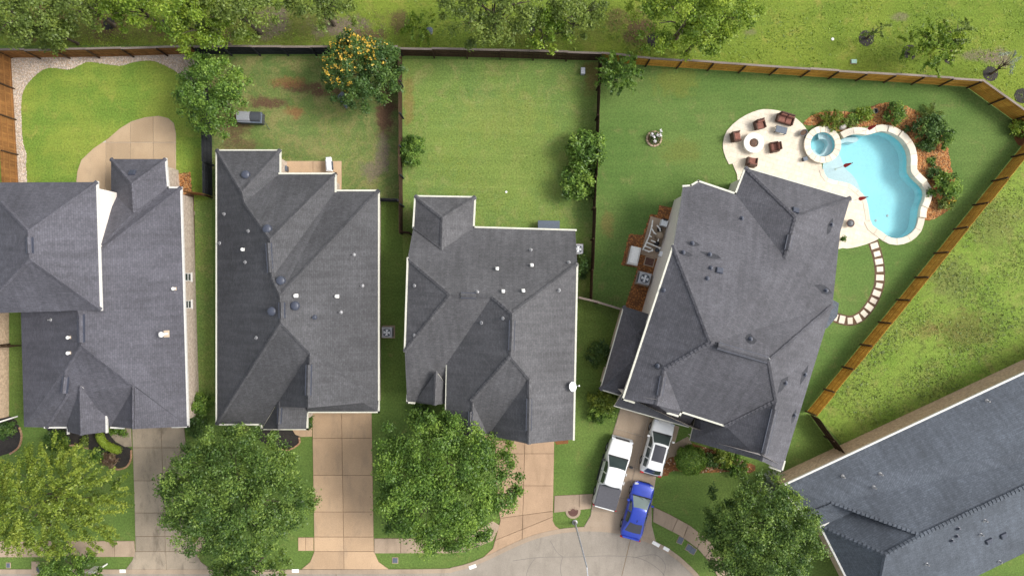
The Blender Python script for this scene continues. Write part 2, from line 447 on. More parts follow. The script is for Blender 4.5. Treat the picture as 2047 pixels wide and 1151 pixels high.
MT['greenbelt'] = grass('rough_grass', (0.095, 0.145, 0.022), (0.125, 0.17, 0.026), (0.20, 0.19, 0.05),
    [(180, 55, 230, 45, (0.115, 0.12, 0.032), .85), (560, 50, 240, 50, (0.13, 0.13, 0.038), .75), (1080, 60, 190, 45, (0.14, 0.15, 0.036), .6), (95, 35, 45, 30, SOIL, .9), (215, 45, 50, 35, SOIL, .9), (330, 60, 45, 25, SOIL, .6), (545, 45, 40, 38, GREYSOIL, .9), (690, 55, 75, 26, GREYSOIL, .95), (730, 75, 50, 22, SOIL, .8), (800, 45, 25, 30, SOIL, .7), (1275, 60, 34, 45, SOIL, .85), (1230, 40, 22, 30, SOIL, .6),
     (2000, 115, 35, 22, GREYSOIL, .9), (1955, 110, 50, 12, GREYSOIL, .7), (1800, 35, 22, 10, GREYSOIL, .6), (60, 70, 50, 20, SOIL, .5), (430, 75, 50, 25, SOIL, .7), (1500, 65, 14, 8, GREYSOIL, .5)], s=0.16, dryamt=(0.5, 0.75), gain=(1.35, 1.3, 1.25))
MT['field'] = grass('weedy_field', (0.12, 0.195, 0.026), (0.155, 0.22, 0.034), (0.21, 0.21, 0.055), [(1930, 660, 70, 45, (0.125, 0.115, 0.035), .7), (1990, 450, 60, 60, (0.15, 0.16, 0.05), .6), (1850, 660, 40, 20, (0.19, 0.13, 0.055), .5), (1900, 560, 60, 50, (0.15, 0.165, 0.055), .6)], s=0.2, dryamt=(0.47, 0.72), gain=(1.2, 1.18, 1.4), weed=(0.095, 0.13, 0.03))
MT['leaf_oak'] = foliage('oak_leaves', (0.03, 0.068, 0.011), (0.085, 0.152, 0.024), (0.195, 0.285, 0.045))
MT['leaf_elm'] = foliage('elm_leaves', (0.06, 0.105, 0.013), (0.145, 0.21, 0.022), (0.26, 0.315, 0.04))
MT['leaf_olive'] = foliage('olive_leaves', (0.07, 0.11, 0.02), (0.12, 0.175, 0.028), (0.19, 0.25, 0.04))
MT['leaf_lime'] = foliage('lime_leaves', (0.075, 0.14, 0.012), (0.15, 0.235, 0.02), (0.25, 0.335, 0.03))
MT['leaf_dark'] = foliage('dark_evergreen_leaves', (0.03, 0.07, 0.015), (0.06, 0.12, 0.022), (0.11, 0.185, 0.03))
MT['leaf_fresh'] = foliage('fresh_leaves', (0.038, 0.085, 0.012), (0.10, 0.188, 0.024), (0.205, 0.315, 0.042))
MT['leaf_pale'] = foliage('pale_leaves', (0.16, 0.2, 0.12), (0.26, 0.31, 0.19), (0.4, 0.44, 0.3))
MT['leaf_red'] = foliage('bronze_leaves', (0.10, 0.06, 0.035), (0.16, 0.11, 0.06), (0.2, 0.19, 0.07))
MT['bloom'] = foliage('golden_flowers', (0.42, 0.27, 0.02), (0.56, 0.38, 0.04), (0.64, 0.47, 0.09), 0.2)
MT['bloom_white'] = foliage('white_flowers', (0.65, 0.65, 0.55), (0.75, 0.75, 0.66), (0.8, 0.8, 0.72), 0.2)
MT['bark'] = surf('bark', (0.10, 0.08, 0.06), (0.07, 0.055, 0.04), 3, 25, 0.4, bump=0.6)
MT['fence_cedar'] = woodfence('cedar_fence', (0.17, 0.078, 0.027), (0.25, 0.12, 0.04))
MT['fence_gold'] = woodfence('golden_cedar_fence', (0.38, 0.195, 0.03), (0.48, 0.265, 0.048))
MT['fence_dark'] = woodfence('dark_stained_fence', (0.018, 0.02, 0.024), (0.03, 0.032, 0.036))
MT['fence_brown'] = woodfence('brown_fence', (0.035, 0.02, 0.012), (0.06, 0.036, 0.02))
MT['fence_cap'] = woodfence('weathered_cap', (0.17, 0.14, 0.12), (0.23, 0.19, 0.16))

# ------------------------------------------------------------------ ground and lawns
POOL_PX = [(1678, 282), (1687, 274), (1703, 268.5), (1719, 269), (1730, 271), (1741.5, 267), (1759, 263), (1780, 268), (1798, 280.6), (1807.6, 293.5), (1813, 306), (1815, 322.5),
           (1814, 342), (1820, 353), (1832, 365), (1843.7, 376.6), (1846.6, 390), (1842, 406), (1837, 417.7), (1835.7, 435), (1830.5, 455.8), (1820, 467.5), (1805.6, 475.6), (1789.5, 477.8),
           (1776, 475), (1757, 461.6), (1742.6, 451.4), (1738, 441), (1735, 422), (1731.6, 404.5), (1726, 392), (1716, 382.5), (1698.6, 369), (1673.7, 363.4), (1656, 359), (1647, 349), (1645, 327), (1664, 316), (1675, 300)]
POOL = ccw(smooth_poly([P2(*p) for p in POOL_PX], 2))
SPA_C = P2(1640, 291); SPA_R = 1.02
def circle(c, r, n=32, ph=0.0): return [(c[0] + r * math.cos(2 * math.pi * i / n + ph), c[1] + r * math.sin(2 * math.pi * i / n + ph)) for i in range(n)]
SPA = circle(SPA_C, SPA_R)
def pxs(pts): return [P2(*p) for p in pts]

BIG = 900.0
tag(sheet('ground', [(-BIG, -BIG), (BIG, -BIG), (BIG, BIG), (-BIG, BIG)], 0.0, MT['ground'], [POOL, SPA]), kind='structure')
PLOT1 = pxs([(-200, 112), (406, 106), (424, 330), (424, 400), (-200, 400)])
LAWN1 = smooth_poly(pxs([(54, 363), (52, 330), (53, 310), (46, 285), (43, 240), (43, 200), (52, 172), (78, 145), (100, 136), (138, 139), (160, 130), (180, 124), (238, 132), (262, 126), (300, 121.5), (330, 131), (365, 152), (395, 175), (407, 230), (406, 310), (404, 345), (404, 420), (220, 430), (54, 430)]), 3)
tag(sheet('gravel_bed', pxs([(22, 116), (407, 108), (407, 430), (30, 430)]), 0.004, MT['gravel']), kind='structure')
tag(sheet('lawn', LAWN1, 0.010, MT['lawn_bright']), kind='structure')
tag(sheet('lawn', pxs([(-60, 110), (14, 112), (34, 400), (-60, 400)]), 0.010, MT['lawn_bright']), kind='structure')
tag(sheet('lawn', pxs([(424, 112), (803, 112), (803, 400), (424, 400)]), 0.004, MT['lawn_worn']), kind='structure')
tag(sheet('lawn', pxs([(805, 118), (1196, 124), (1178, 600), (805, 520)]), 0.004, MT['lawn_lot']), kind='structure')
tag(sheet('lawn', pxs([(1198, 124), (1290, 133), (1600, 153), (1930, 176), (2030, 240), (2047, 268), (1605, 825), (1400, 800), (1180, 606)]), 0.004, MT['lawn_deep'], [POOL, SPA]), kind='structure')
tag(sheet('common_land', pxs([(-900, 95), (405, 90), (800, 97), (1200, 108), (1290, 113), (1940, 160), (2070, 240), (3200, 240), (3200, -900), (-900, -900)]), 0.004, MT['greenbelt']), kind='structure')
tag(sheet('field', pxs([(2080, 270), (1628, 825), (1700, 905), (2500, 560), (2500, 270)]), 0.004, MT['field']), kind='structure')
tag(sheet('lawn', pxs([(390, 400), (424, 400), (430, 830), (392, 830)]), 0.0135, MT['lawn_lot']), kind='structure')

def split(poly, lines):
    ps = [poly]
    for a, b in lines:
        nx = []
        for p in ps:
            for sd in (1, -1):
                q = clip(p, a, b, sd)
                if len(q) > 2 and abs(area2(q)) > 0.03: nx.append(q)
        ps = nx
    return ps
def paving(name, poly_px, lines_px, mat, z=0.05, gap=0.035, joint='joint_dark', piece='slab', zb=0.008):
    poly = pxs(poly_px)
    base = tag(sheet(name, poly, zb, MT[joint]), kind='structure')
    for q in split(ccw(poly), [(P2(*a), P2(*b)) for a, b in lines_px]):
        q = dedupe(inset(q, gap / 2), 0.01)
        if len(q) > 2: prism(piece, q, 0.0, z + random.uniform(-.006, .006), mat, base, bevel=0.012)
    return base
def hl(y, x0=-100, x1=2200): return ((x0, y), (x1, y))
def vl(x, y0=0, y1=1400): return ((x, y0), (x, y1))

# driveways and walks
paving('driveway', [(264, 846), (368, 846), (388, 1072), (389, 1100), (402, 1122), (425, 1139), (250, 1139), (265, 1118), (271, 1100), (269, 1000)], [((322, 846), (333, 1140)), hl(894), hl(960), hl(1024), hl(1071), hl(1101)], MT['drive_grey'])
paving('driveway', [(624, 820), (743, 820), (747, 1075), (748, 1102), (757, 1122), (778, 1137), (602, 1137), (620, 1122), (628, 1102), (628, 1070)], [((683, 820), (688, 1140)), hl(875), hl(949), hl(1022), hl(1072), hl(1101)], MT['drive_tan'])
paving('driveway', [(990, 880), (1108, 880), (1106, 990), (1105, 1040), (1110, 1050), (1124, 1060), (1090, 1065), (1020, 1091), (958, 1120), (985, 1095), (1000, 1040), (992, 985)], [((1049, 880), (1043, 1100)), hl(906), hl(970), ((960, 1040), (1110, 1020)), ((950, 1095), (1110, 1030))], MT['drive_rose'])
paving('driveway', [(1240, 815), (1358, 852), (1344, 905), (1312, 948), (1302, 1012), (1303, 1050), (1312, 1086), (1260, 1064), (1220, 1056), (1166, 1054), (1180, 1030), (1188, 985)], [((1296, 835), (1236, 1062)), ((1200, 847), (1310, 879)), ((1200, 912), (1330, 950)), ((1190, 980), (1320, 1012)), ((1165, 1018), (1320, 1030))], MT['drive_beige'], joint='joint_light')
paving('sidewalk', [(-60, 1080), (269, 1080), (271, 1112), (-60, 1113)], [vl(16), vl(47), vl(79), vl(110), vl(142), vl(190), vl(229)], MT['walk'])
paving('sidewalk', [(389, 1072), (440, 1073), (440, 1101), (390, 1101)], [vl(418)], MT['walk'])
paving('sidewalk', [(596, 1073), (627, 1073), (627, 1100), (596, 1100)], [vl(611)], MT['drive_tan'])
paving('sidewalk', [(748, 1075), (905, 1075), (940, 1068), (985, 1040), (1000, 1050), (985, 1080), (930, 1102), (900, 1105), (748, 1105)], [vl(801), vl(845), vl(890), ((940, 1060), (960, 1110))], MT['walk'])
paving('sidewalk', [(1108, 990), (1186, 986), (1181, 1016), (1107, 1024)], [((1158, 980), (1158, 1030))], MT['walk'])
paving('sidewalk', [(1306, 1012), (1340, 1028), (1380, 1050), (1415, 1078), (1445, 1110), (1470, 1160), (1440, 1162), (1420, 1125), (1395, 1096), (1360, 1070), (1305, 1042)], [((1362, 1020), (1335, 1080)), ((1382, 1030), (1360, 1090)), ((1415, 1055), (1385, 1110)), ((1435, 1080), (1400, 1125))], MT['walk'])
paving('front_walk', [(1330, 895), (1375, 872), (1384, 888), (1348, 912), (1330, 915)], [((1366, 866), (1372, 900))], MT['drive_beige'], joint='joint_light')
paving('front_walk', [(235, 858), (262, 852), (264, 892), (250, 893), (232, 883), (222, 872)], [], MT['drive_grey'])
paving('front_walk', [(584, 858), (624, 850), (624, 872), (602, 873), (590, 868)], [], MT['drive_tan'])
paving('front_walk', [(966, 868), (990, 872), (990, 886), (972, 884)], [], MT['drive_rose'])
pat1 = [(153, 420), (153, 362), (155, 343), (163, 320), (187, 297), (217, 277), (240, 257), (263, 243), (290, 235), (317, 232), (337, 237), (348, 247), (352, 267), (352, 343), (352, 420)]
paving('patio', [tuple(p) for p in pat1], [vl(212), vl(261), vl(307), hl(285)], MT['patio_tan'], joint='joint_light', zb=0.014, z=0.06)
paving('patio', [(571, 322), (683, 322), (683, 381), (571, 381)], [vl(626)], MT['drive_tan'], z=0.08)

# street, kerb, seams
KERB = [(-500, 1141), (0, 1141), (400, 1141.5), (700, 1141.5), (880, 1140), (905, 1137), (940, 1128), (980, 1111), (1020, 1092), (1060, 1075), (1100, 1064), (1140, 1058), (1180, 1056.5), (1220, 1059), (1260, 1067), (1300, 1081), (1340, 1103), (1372, 1129), (1400, 1160), (1425, 1210), (1435, 1290), (1425, 1360), (1380, 1440)]
KW = smooth_poly(pxs(KERB), 3, closed=False)
def joint_x(y): return 1262 - (y - 1070) * 0.24
st = tag(sheet('street', KW + pxs([(1200, 1560), (-500, 1560)]), -0.02 + 0.024, MT['joint_dark']), kind='structure')
for q in split(ccw(KW + pxs([(1200, 1560), (-500, 1560)])), [(P2(joint_x(1040), 1040), P2(joint_x(1560), 1560)), (P2(672, 1100), P2(672, 1500)), (P2(200, 1100), P2(200, 1500))]):
    q = dedupe(inset(q, 0.03), 0.01)
    sheet('slab', q, 0.014, MT['street'], parent=st)
def strip(name, pts, w, z, mat, parent=None, h=None):
    """ribbon (or raised ribbon) along world points"""
    L, Rr = [], []
    for i, p in enumerate(pts):
        a, b = Vector(pts[max(i - 1, 0)][:2]), Vector(pts[min(i + 1, len(pts) - 1)][:2])
        d = (b - a).normalized(); n = Vector((-d.y, d.x)) * w / 2
        L.append((p[0] + n.x, p[1] + n.y)); Rr.append((p[0] - n.x, p[1] - n.y))
    m = MB(); k = len(pts)
    if h is None:
        m.add([(x, y, z) for x, y in L] + [(x, y, z) for x, y in Rr], [(i + 1, i, k + i, k + i + 1) for i in range(k - 1)])
    else:
        vs = [(x, y, z) for x, y in L] + [(x, y, z) for x, y in Rr] + [(x, y, h) for x, y in L] + [(x, y, h) for x, y in Rr]
        fs = []
        for i in range(k - 1):
            fs += [(2 * k + i + 1, 2 * k + i, 3 * k + i, 3 * k + i + 1), (i, i + 1, 2 * k + i + 1, 2 * k + i)[::-1], (k + i, k + i + 1, 3 * k + i + 1, 3 * k + i)]
        m.add(vs, fs)
    return m.build(name, mat, parent)
kb = tag(strip('kerb', [(x, y + 0.0) for x, y in KW], 0.36, 0.0, MT['kerb'], h=0.065), kind='structure')
for pts in ([(1100, 1080), (1113, 1102), (1125, 1112)], [(1025, 1120), (1080, 1113), (1150, 1112), (1215, 1110), (1270, 1113), (1300, 1125), (1325, 1145), (1330, 1160)], [(1125, 1112), (1120, 1135), (1125, 1160)], [(1050, 1160), (1056, 1135), (1070, 1114)], [(1270, 1113), (1310, 1108), (1330, 1128), (1325, 1150)]):
    strip('tar_seam', smooth_poly(pxs(pts), 4, False), 0.05, 0.018, MT['tar'], st)
# house numbers are painted as white blocks on the kerb
for x, y, x2, y2 in ((938, 1134, 952, 1129), (1304, 1082, 1318, 1090), (1326, 1093, 1337, 1099), (584, 1139.5, 598, 1139.5), (240, 1140, 252, 1140)):
    strip('painted_block', [P2(x, y), P2(x2, y2)], 0.28, 0.069, MT['pipe_white'], kb)

# ------------------------------------------------------------------ houses
class House:
    def __init__(s, name, label, base_px, mat, trim):
        s.root = empty(name, P(*base_px)); tag(s.root, label, 'house', 'houses in the street')
        s.mat, s.trim = mat, trim
        s.planes = {}; s.v = []; s.t = []
    def plane(s, key, a, b, pitch, side):
        """roof plane through the eave a-b rising towards pixel `side`"""
        A, B = P(*a), P(*b); d = (B - A).normalized()
        up = Vector((-d.y, d.x, 0)); c = P(*side, A.z)
        if up.dot(c - A) < 0: up = -up
        s.planes[key] = (A, d.cross(up + Vector((0, 0, pitch))).normalized())
    def pt(s, px, py, z):
        if isinstance(z, str) and z[0] == '=': z = z[1:]
        if isinstance(z, str) and z[0] == '~': return P(px, py, float(z[1:]))
        if isinstance(z, str):
            A, n = s.planes[z]; o = Vector((0, 0, H)); d = P(px, py, 0) - o
            t = (A - o).dot(n) / d.dot(n); return o + d * t
        return P(px, py, z)
    def roof(s, V, F, name='roof', th=0.2, caps=True):
        keys = list(V); co = [s.pt(*V[k]) for k in keys]; idx = {k: i for i, k in enumerate(keys)}
        faces = [[idx[k] for k in f.split()] for f in F]
        for f in faces:
            n = Vector()
            for i in range(len(f)): n += co[f[i - 1]].cross(co[f[i]])
            if n.z < 0: f.reverse()
        # let the free corners slide along their sight lines until every slope is flat
        free = [isinstance(V[k][2], str) and V[k][2][0] != '=' for k in keys]; z_0 = [c.z for c in co]; eye = Vector((0, 0, H))
        for it in range(80):
            acc = [[] for _ in co]
            for f in faces:
                if len(f) < 4: continue
                c = sum((co[i] for i in f), Vector()) / len(f)
                A = np.array([tuple(co[i] - c) for i in f]); n = Vector(np.linalg.svd(A)[2][2])
                for i in f:
                    d = co[i] - eye; t = (c - eye).dot(n) / d.dot(n); acc[i].append((eye + d * t).z)
            for i, l in enumerate(acc):
                if free[i] and l:
                    zz = co[i].z + 0.6 * (sum(l) / len(l) - co[i].z); zz = max(z_0[i] - 1.2, min(z_0[i] + 1.2, zz))
                    d = (co[i] - eye); co[i] = eye + d * ((H - zz) / -d.z)
        n0 = len(co); vs = list(co) + [c - Vector((0, 0, th)) for c in co]
        tri = []
        for f in faces:                    # cut each face into triangles in plan
            for t in tessellate_polygon([[Vector((co[i].x / (H - co[i].z), co[i].y / (H - co[i].z), 0)) for i in f]]):
                t = [f[i] for i in t]
                if (co[t[1]] - co[t[0]]).cross(co[t[2]] - co[t[0]]).z < 0: t.reverse()
                tri.append(t)
        fs = [tuple(f) for f in tri]; fm = [0] * len(fs)
        cnt = {}
        for fi, f in enumerate(faces):
            for a, b in zip(f, f[1:] + f[:1]): cnt.setdefault(frozenset((a, b)), []).append((a, b, fi))
        for f in tri: fs.append(tuple(i + n0 for i in reversed(f))); fm.append(2)
        for e, l in cnt.items():
            if len(l) == 1:
                a, b, _ = l[0]; fs.append((b, a, a + n0, b + n0)); fm.append(1)
        o = mesh_obj(name, vs, fs, [s.mat, s.trim, MT['soffit']], s.root, fm)
        b = len(s.v); s.v += co
        for f in tri: s.t.append([b + i for i in f])
        if caps:
            def fn(f):
                n = Vector()
                for i in range(len(f)): n += (co[f[i - 1]] - co[f[0]]).cross(co[f[i]] - co[f[0]])
                return n.normalized()
            for e, l in cnt.items():
                if len(l) != 2: continue
                (a, b2, f1), (_, _, f2) = l
                n1, n2 = fn(faces[f1]), fn(faces[f2])
                c1 = sum((co[i] for i in faces[f1]), Vector()) / len(faces[f1]); c2 = sum((co[i] for i in faces[f2]), Vector()) / len(faces[f2])
                if n1.dot(c2 - co[a]) > -0.02 or n1.dot(n2) > 0.985: continue
                p, q = co[a], co[b2]
                if p.z > q.z: p, q = q, p          # caps overlap upwards
                d = (q - p); L = d.length; d.normalize()
                w1 = d.cross(n1); w1 = w1 if w1.dot(c1 - p) > 0 else -w1
                w2 = d.cross(n2); w2 = w2 if w2.dot(c2 - p) > 0 else -w2
                m = MB(); k = max(1, int(L / 0.3)); up = (n1 + n2).normalized()
                for i in range(k):
                    s0, s1 = p + d * (L * i / k - 0.02), p + d * (L * (i + 1) / k)
                    w = 0.15 + random.uniform(-.012, .012)
                    vv = []
                    for c, hh in ((s0, 0.085), (s1, 0.025)):
                        vv += [c + w1 * w + n1 * hh, c + up * (hh + 0.01), c + w2 * w + n2 * hh]
                    vv += [s0 + w1 * w + n1 * 0.004, s0 + up * 0.004, s0 + w2 * w + n2 * 0.004]
                    m.add(vv, [(0, 1, 4, 3), (1, 2, 5, 4), (6, 7, 1, 0), (7, 8, 2, 1)])
                m.build('ridge_cap', s.mat, o)
        return o
    def tree(s): return BVHTree.FromPolygons([tuple(v) for v in s.v], s.t)
    def hit(s, px, py):
        if not hasattr(s, '_bvh'): s._bvh = s.tree()
        o = Vector((0, 0, H)); r = s._bvh.ray_cast(o, (P(px, py) - o).normalized())
        return (r[0], r[1] if r[1].z > 0 else -r[1]) if r[0] is not None else (P(px, py, 3), Vector((0, 0, 1)))
    def gutter(s, *runs, w=0.135):
        for run in runs:
            pts = [s.pt(*p) for p in run]
            m = MB()
            for a, b in zip(pts[:-1], pts[1:]):
                d = (b - a); L = d.length; d.normalize()
                x = Vector((-d.y, d.x, 0)).normalized(); y = x.cross(d)
                Mx = Matrix((( x.x, d.x, -y.x, a.x), (x.y, d.y, -y.y, a.y), (x.z, d.z, -y.z, a.z), (0, 0, 0, 1)))
                if Mx.col[2][2] < 0: Mx = Matrix(((-x.x, d.x, y.x, a.x), (-x.y, d.y, y.y, a.y), (-x.z, d.z, y.z, a.z), (0, 0, 0, 1)))
                m.box(-w / 2, w / 2, -w / 2, L + w / 2, -0.14, 0.035, M=Mx)
            m.build('gutter', s.trim, s.root)
    def walls(s, poly_px, z, mat, ov=0.4, name='wall', z0=-0.02):
        poly = inset([P2(x, y, z) for x, y in poly_px], ov)
        m = MB(); n = len(poly)
        m.add([(x, y, z0) for x, y in poly] + [(x, y, z - 0.02) for x, y in poly], [(i, (i + 1) % n, n + (i + 1) % n, n + i) for i in range(n)])
        return m.build(name, mat, s.root)
    def gable(s, run, mat, zlow, toward, ov=0.35):
        """vertical wall under a raised eave or gable, set back from the edge"""
        m = MB(); pts = [s.pt(*p) for p in run]
        for a, b in zip(pts[:-1], pts[1:]):
            n = Vector((-(b - a).y, (b - a).x, 0)).normalized(); c = P(*toward, 3)
            if n.dot(c - a) < 0: n = -n
            a2, b2 = a + n * ov, b + n * ov
            m.add([(a2.x, a2.y, zlow), (b2.x, b2.y, zlow), (b2.x, b2.y, b2.z - .15), (a2.x, a2.y, a2.z - .15)], [(0, 1, 2, 3)])
        m.build('gable_wall', mat, s.root)
    def vents(s, lst):
        for kind, px, py in lst:
            p, n = s.hit(px, py)
            m = MB()
            if kind == 'dome':
                m.lathe([(0.34, 0.0), (0.34, 0.05), (0.17, 0.07), (0.17, 0.16), (0.31, 0.17), (0.30, 0.23), (0.22, 0.29), (0.10, 0.32), (0.0, 0.325)], 20, p)
                m.build('roof_vent', MT['vent_dark'], s.root, smooth=False)
            elif kind == 'pipe':
                m.lathe([(0.16, -0.03), (0.10, 0.05), (0.055, 0.08), (0.055, 0.34), (0.04, 0.34), (0.04, 0.2)], 12, p)
                m.build('vent_pipe', MT['pipe_grey'], s.root)
            elif kind in ('white', 'rust'):
                q = n.to_track_quat('Z', 'Y').to_matrix().to_4x4(); q.translation = p
                f = MB().box(-.12, .12, -.14, .14, 0.005, 0.02, M=q); fl = f.build('vent_flashing', MT['rust'] if kind == 'rust' else MT['pipe_white'], s.root)
                m.lathe([(0.09, -0.05), (0.08, 0.26), (0.13, 0.27), (0.12, 0.32), (0.05, 0.37), (0.0, 0.38)], 14, p)
                m.build('vent_cap', MT['pipe_white'], fl)
            elif kind == 'tall':
                q = n.to_track_quat('Z', 'Y').to_matrix().to_4x4(); q.translation = p
                f = MB().box(-.26, .26, -.2, .2, 0.005, 0.025, M=q); fl = f.build('vent_flashing', MT['rust'], s.root)
                m.lathe([(0.11, -0.05), (0.09, 0.75), (0.2, 0.77), (0.2, 0.85), (0.06, 0.94), (0.0, 0.95)], 14, p)
                m.build('vent_stack', MT['pipe_white'], fl)
            elif kind == 'dark':
                q = n.to_track_quat('Z', 'Y').to_matrix().to_4x4(); q.translation = p
                m.lathe([(0.2, -0.06), (0.15, 0.05), (0.08, 0.08), (0.08, 0.25), (0.0, 0.26)], 12, p)
                m.build('vent_pipe', MT['vent_dark'], s.root)
            elif kind == 'box':
                q = n.to_track_quat('Z', 'Y').to_matrix().to_4x4(); q.translation = p
                m.bbox(-.24, .24, -.22, .22, 0.0, 0.16, 0.05, M=q); m.build('roof_vent', MT['vent_dark'], s.root)
    def patches(s, lst):
        """flat dark patches on the roof, most of them round vents: pixel centre, direction, half length and width in metres"""
        for px, py, dx, dy, L, w in lst:
            p, n = s.hit(px, py); q = s.hit(px + dx * 6, py + dy * 6)[0]
            d = q - p; d = (d - n * d.dot(n)).normalized(); x = n.cross(d); o = p + n * 0.012
            pts = [(-1, .1), (-.45, .7), (.1, 1), (.6, .6), (1, -.1), (.5, -.8), (-.1, -1), (-.6, -.5)]
            L, w = L * 1.25, w * 1.6
            vs = [o + d * (L * u * random.uniform(.85, 1.1)) + x * (w * v * random.uniform(.7, 1.2)) for u, v in pts]
            mesh_obj('roof_patch', vs, [tuple(range(8)) if (vs[2] - vs[0]).cross(vs[4] - vs[0]).dot(n) > 0 else tuple(reversed(range(8)))], MT['patch'], s.root)
    def ridge_vent(s, a, b, w=0.34):
        (p, _), (q, _) = s.hit(*a), s.hit(*b)
        z = max(p.z, q.z) + 0.10; p.z = q.z = z
        d = (q - p); L = d.length; d.normalize(); x = Vector((d.y, -d.x, 0))
        Mx = Matrix(((x.x, d.x, 0, p.x), (x.y, d.y, 0, p.y), (0, 0, 1, p.z), (0, 0, 0, 1)))
        m = MB()
        for sg in (-1, 1):
            vs = [(0, 0, .10), (0, L, .10), (sg * w / 2, L, -.03), (sg * w / 2, 0, -.03), (sg * w / 2, L, -.12), (sg * w / 2, 0, -.12)]
            m.add([Mx @ Vector(v) for v in vs], [(0, 1, 2, 3), (3, 2, 4, 5)])
        o = m.build('ridge_vent', [s.mat], s.root)
        for sg in (-1, 1):
            MB().box(sg * (w / 2 + .02) - .025, sg * (w / 2 + .02) + .025, 0, L, -.2, -.03, M=Mx).build('vent_slot', MT['vent_dark'], o)
    def window(s, a, b, z0, z1, out=0.02, mat=None):
        """window in a wall: pixels a, b are its ends at sill height z0"""
        A, B = P(*a, z0), P(*b, z0); d = B - A; L = d.length; d.normalize()
        n = Vector((d.y, -d.x, 0)); c = -A; c.z = 0
        if n.dot(c) < 0: n = -n
        Mx = Matrix(((d.x, n.x, 0, A.x), (d.y, n.y, 0, A.y), (0, 0, 1, A.z), (0, 0, 0, 1)))
        h = z1 - z0
        w = MB().box(0.05, L - .05, out - .03, out, 0.05, h - .05, M=Mx).build('window', MT['glass'], s.root)
        f = MB()
        for x0, x1, y0, y1 in ((0, L, 0, .06), (0, L, h - .06, h), (0, .06, .06, h - .06), (L - .06, L, .06, h - .06), (.06, L - .06, h / 2 - .025, h / 2 + .025)):
            f.box(x0, x1, out - .02, out + .03, y0, y1, M=Mx)
        f.build('window_frame', MT['trim_white'], w)
        MB().box(-.06, L + .06, out - .02, out + .1, -.07, 0.0, M=Mx).build('window_sill', MT['trim_white'], w)

# --- house beside the left edge: only its east wall shows
h = House('brick_house', 'house cut off at the left edge, brown brick side wall showing', (-120, 730), MT['roof_violet'], MT['trim_white'])
V = {'a': (-430, 560, 2.9), 'b': (-34, 560, 2.9), 'c': (-34, 850, 2.9), 'd': (-430, 850, 2.9), 'r': (-250, 690, 6.5), 's': (-250, 740, 6.5)}
h.roof(V, ['a b r', 'b c s r', 'c d s', 'd a r s'])
h.walls([(-430, 560), (-34, 560), (-34, 850), (-430, 850)], 2.9, MT['brick_tan'], 0.15)
h.gutter([(-8, 845, 1.6), (34, 832, 0.4)], w=0.1)

# --- violet-grey house with a taller hipped block on its left
h = House('brick_house', 'violet grey hipped roof house at left with taller square block', (210, 600), MT['roof_violet'], MT['trim_white'])
h.plane('E', (362, 375, 2.8), (376, 852, 2.8), 0.58, (160, 600))
h.plane('W', (40, 560, 2.8), (48, 853, 2.8), 0.55, (160, 650))
h.plane('N', (222, 381, 2.8), (362, 375, 2.8), 0.6, (250, 500))
V = {'ne': (362, 375, 2.8), 'ni': (335, 375, 2.8), 'n1': (267, 425, 'N'), 'nw': (222, 381, 2.8), 'nx': (110, 384, 2.8), 'r0': (150, 540, 'E'), 'r1': (163, 690, 'E'),
     's1': (269, 772, 'E'), 's2': (269, 857, 'E'), 'se': (376, 852, 2.8), 's3': (222, 852, 2.8), 'w0': (40, 560, 2.8), 'w1': (48, 853, 2.8), 't0': (131, 742, 'W'), 't1': (134, 790, 'W'), 't2': (93, 854, 2.8), 's4': (136, 854, 2.8),
     'q1': (222, 318, 2.8), 'q2': (331, 318, 2.8), 'q3': (264, 367, 'N')}
V['q3'] = (264, 367, 4.35); V['n1'] = (267, 425, 4.3)
h.roof(V, ['ne r0 r1 s1 s2 se', 'ne ni n1 nw nx r0', 'q1 q2 q3', 'q2 ni n1 q3', 'q1 q3 n1 nw', 'w0 w1 t2 t1 t0 r1 r0', 'r1 s1 s3 t1 t0', 't1 s3 s4 t2', 's1 s2 s3', 'nx w0 r0'])
V = {'g0': (160, 772, 4.9), 'g1': (162, 869, 4.6), 'a': (211, 797, 3.3), 'b': (212.5, 863, 3.3), 'c': (136, 845, 3.2), 'd': (135, 863, 3.2)}
h.roof(V, ['g0 g1 b a', 'g0 c d g1'], 'gable_roof')
V = {'a': (-34, 365, 6.2), 'b': (194, 364, 6.2), 'c': (202, 619, 6.2), 'd': (-46, 627, 6.2), 'r': (57, 461, 8.35), 's': (60, 518, 8.35)}
h.roof(V, ['a b r', 'b c s r', 'c d s', 'd a r s'], 'upper_roof')
h.walls([(222, 318), (331, 318), (335, 375), (362, 375), (376, 852), (270, 852), (215, 856), (140, 856), (48, 853), (40, 560), (110, 384), (222, 381)], 2.8, MT['brick_pale'])
h.walls([(-34, 365), (194, 364), (202, 619), (-46, 627)], 6.2, MT['siding'], 0.35, 'upper_wall', 2.5)
h.gable([(222, 852, 2.9), (269, 857, 4.6), (345, 852, 2.9)], MT['brick_pale'], 2.5, (269, 700))
h.gable([(136, 863, 3.2), (162, 869, 4.6), (212.5, 863, 3.2)], MT['brick_pale'], 2.5, (162, 700), 0.25)
h.gutter([(194, 364, 6.2), (202, 619, 6.2)], [(211.5, 798, 3.3), (213, 863, 3.3)], [(331.5, 318, 2.8), (336, 375, 2.8), (362, 375, 2.8), (376, 852, 2.8), (345, 853, 2.8)], [(90, 854, 2.8), (136, 854, 2.8), (136, 866, 2.8)], [(222, 854, 2.8), (246, 855, 2.8)])
h.vents([('rust', 349, 577), ('tall', 333, 667), ('rust', 140, 674), ('rust', 140, 705), ('pipe', 102, 639)])
h.vents([('box', 265, 346)])
h.ridge_vent((162, 628), (163, 684)); h.ridge_vent((59, 474), (60, 506)); h.ridge_vent((132, 752), (134, 784))
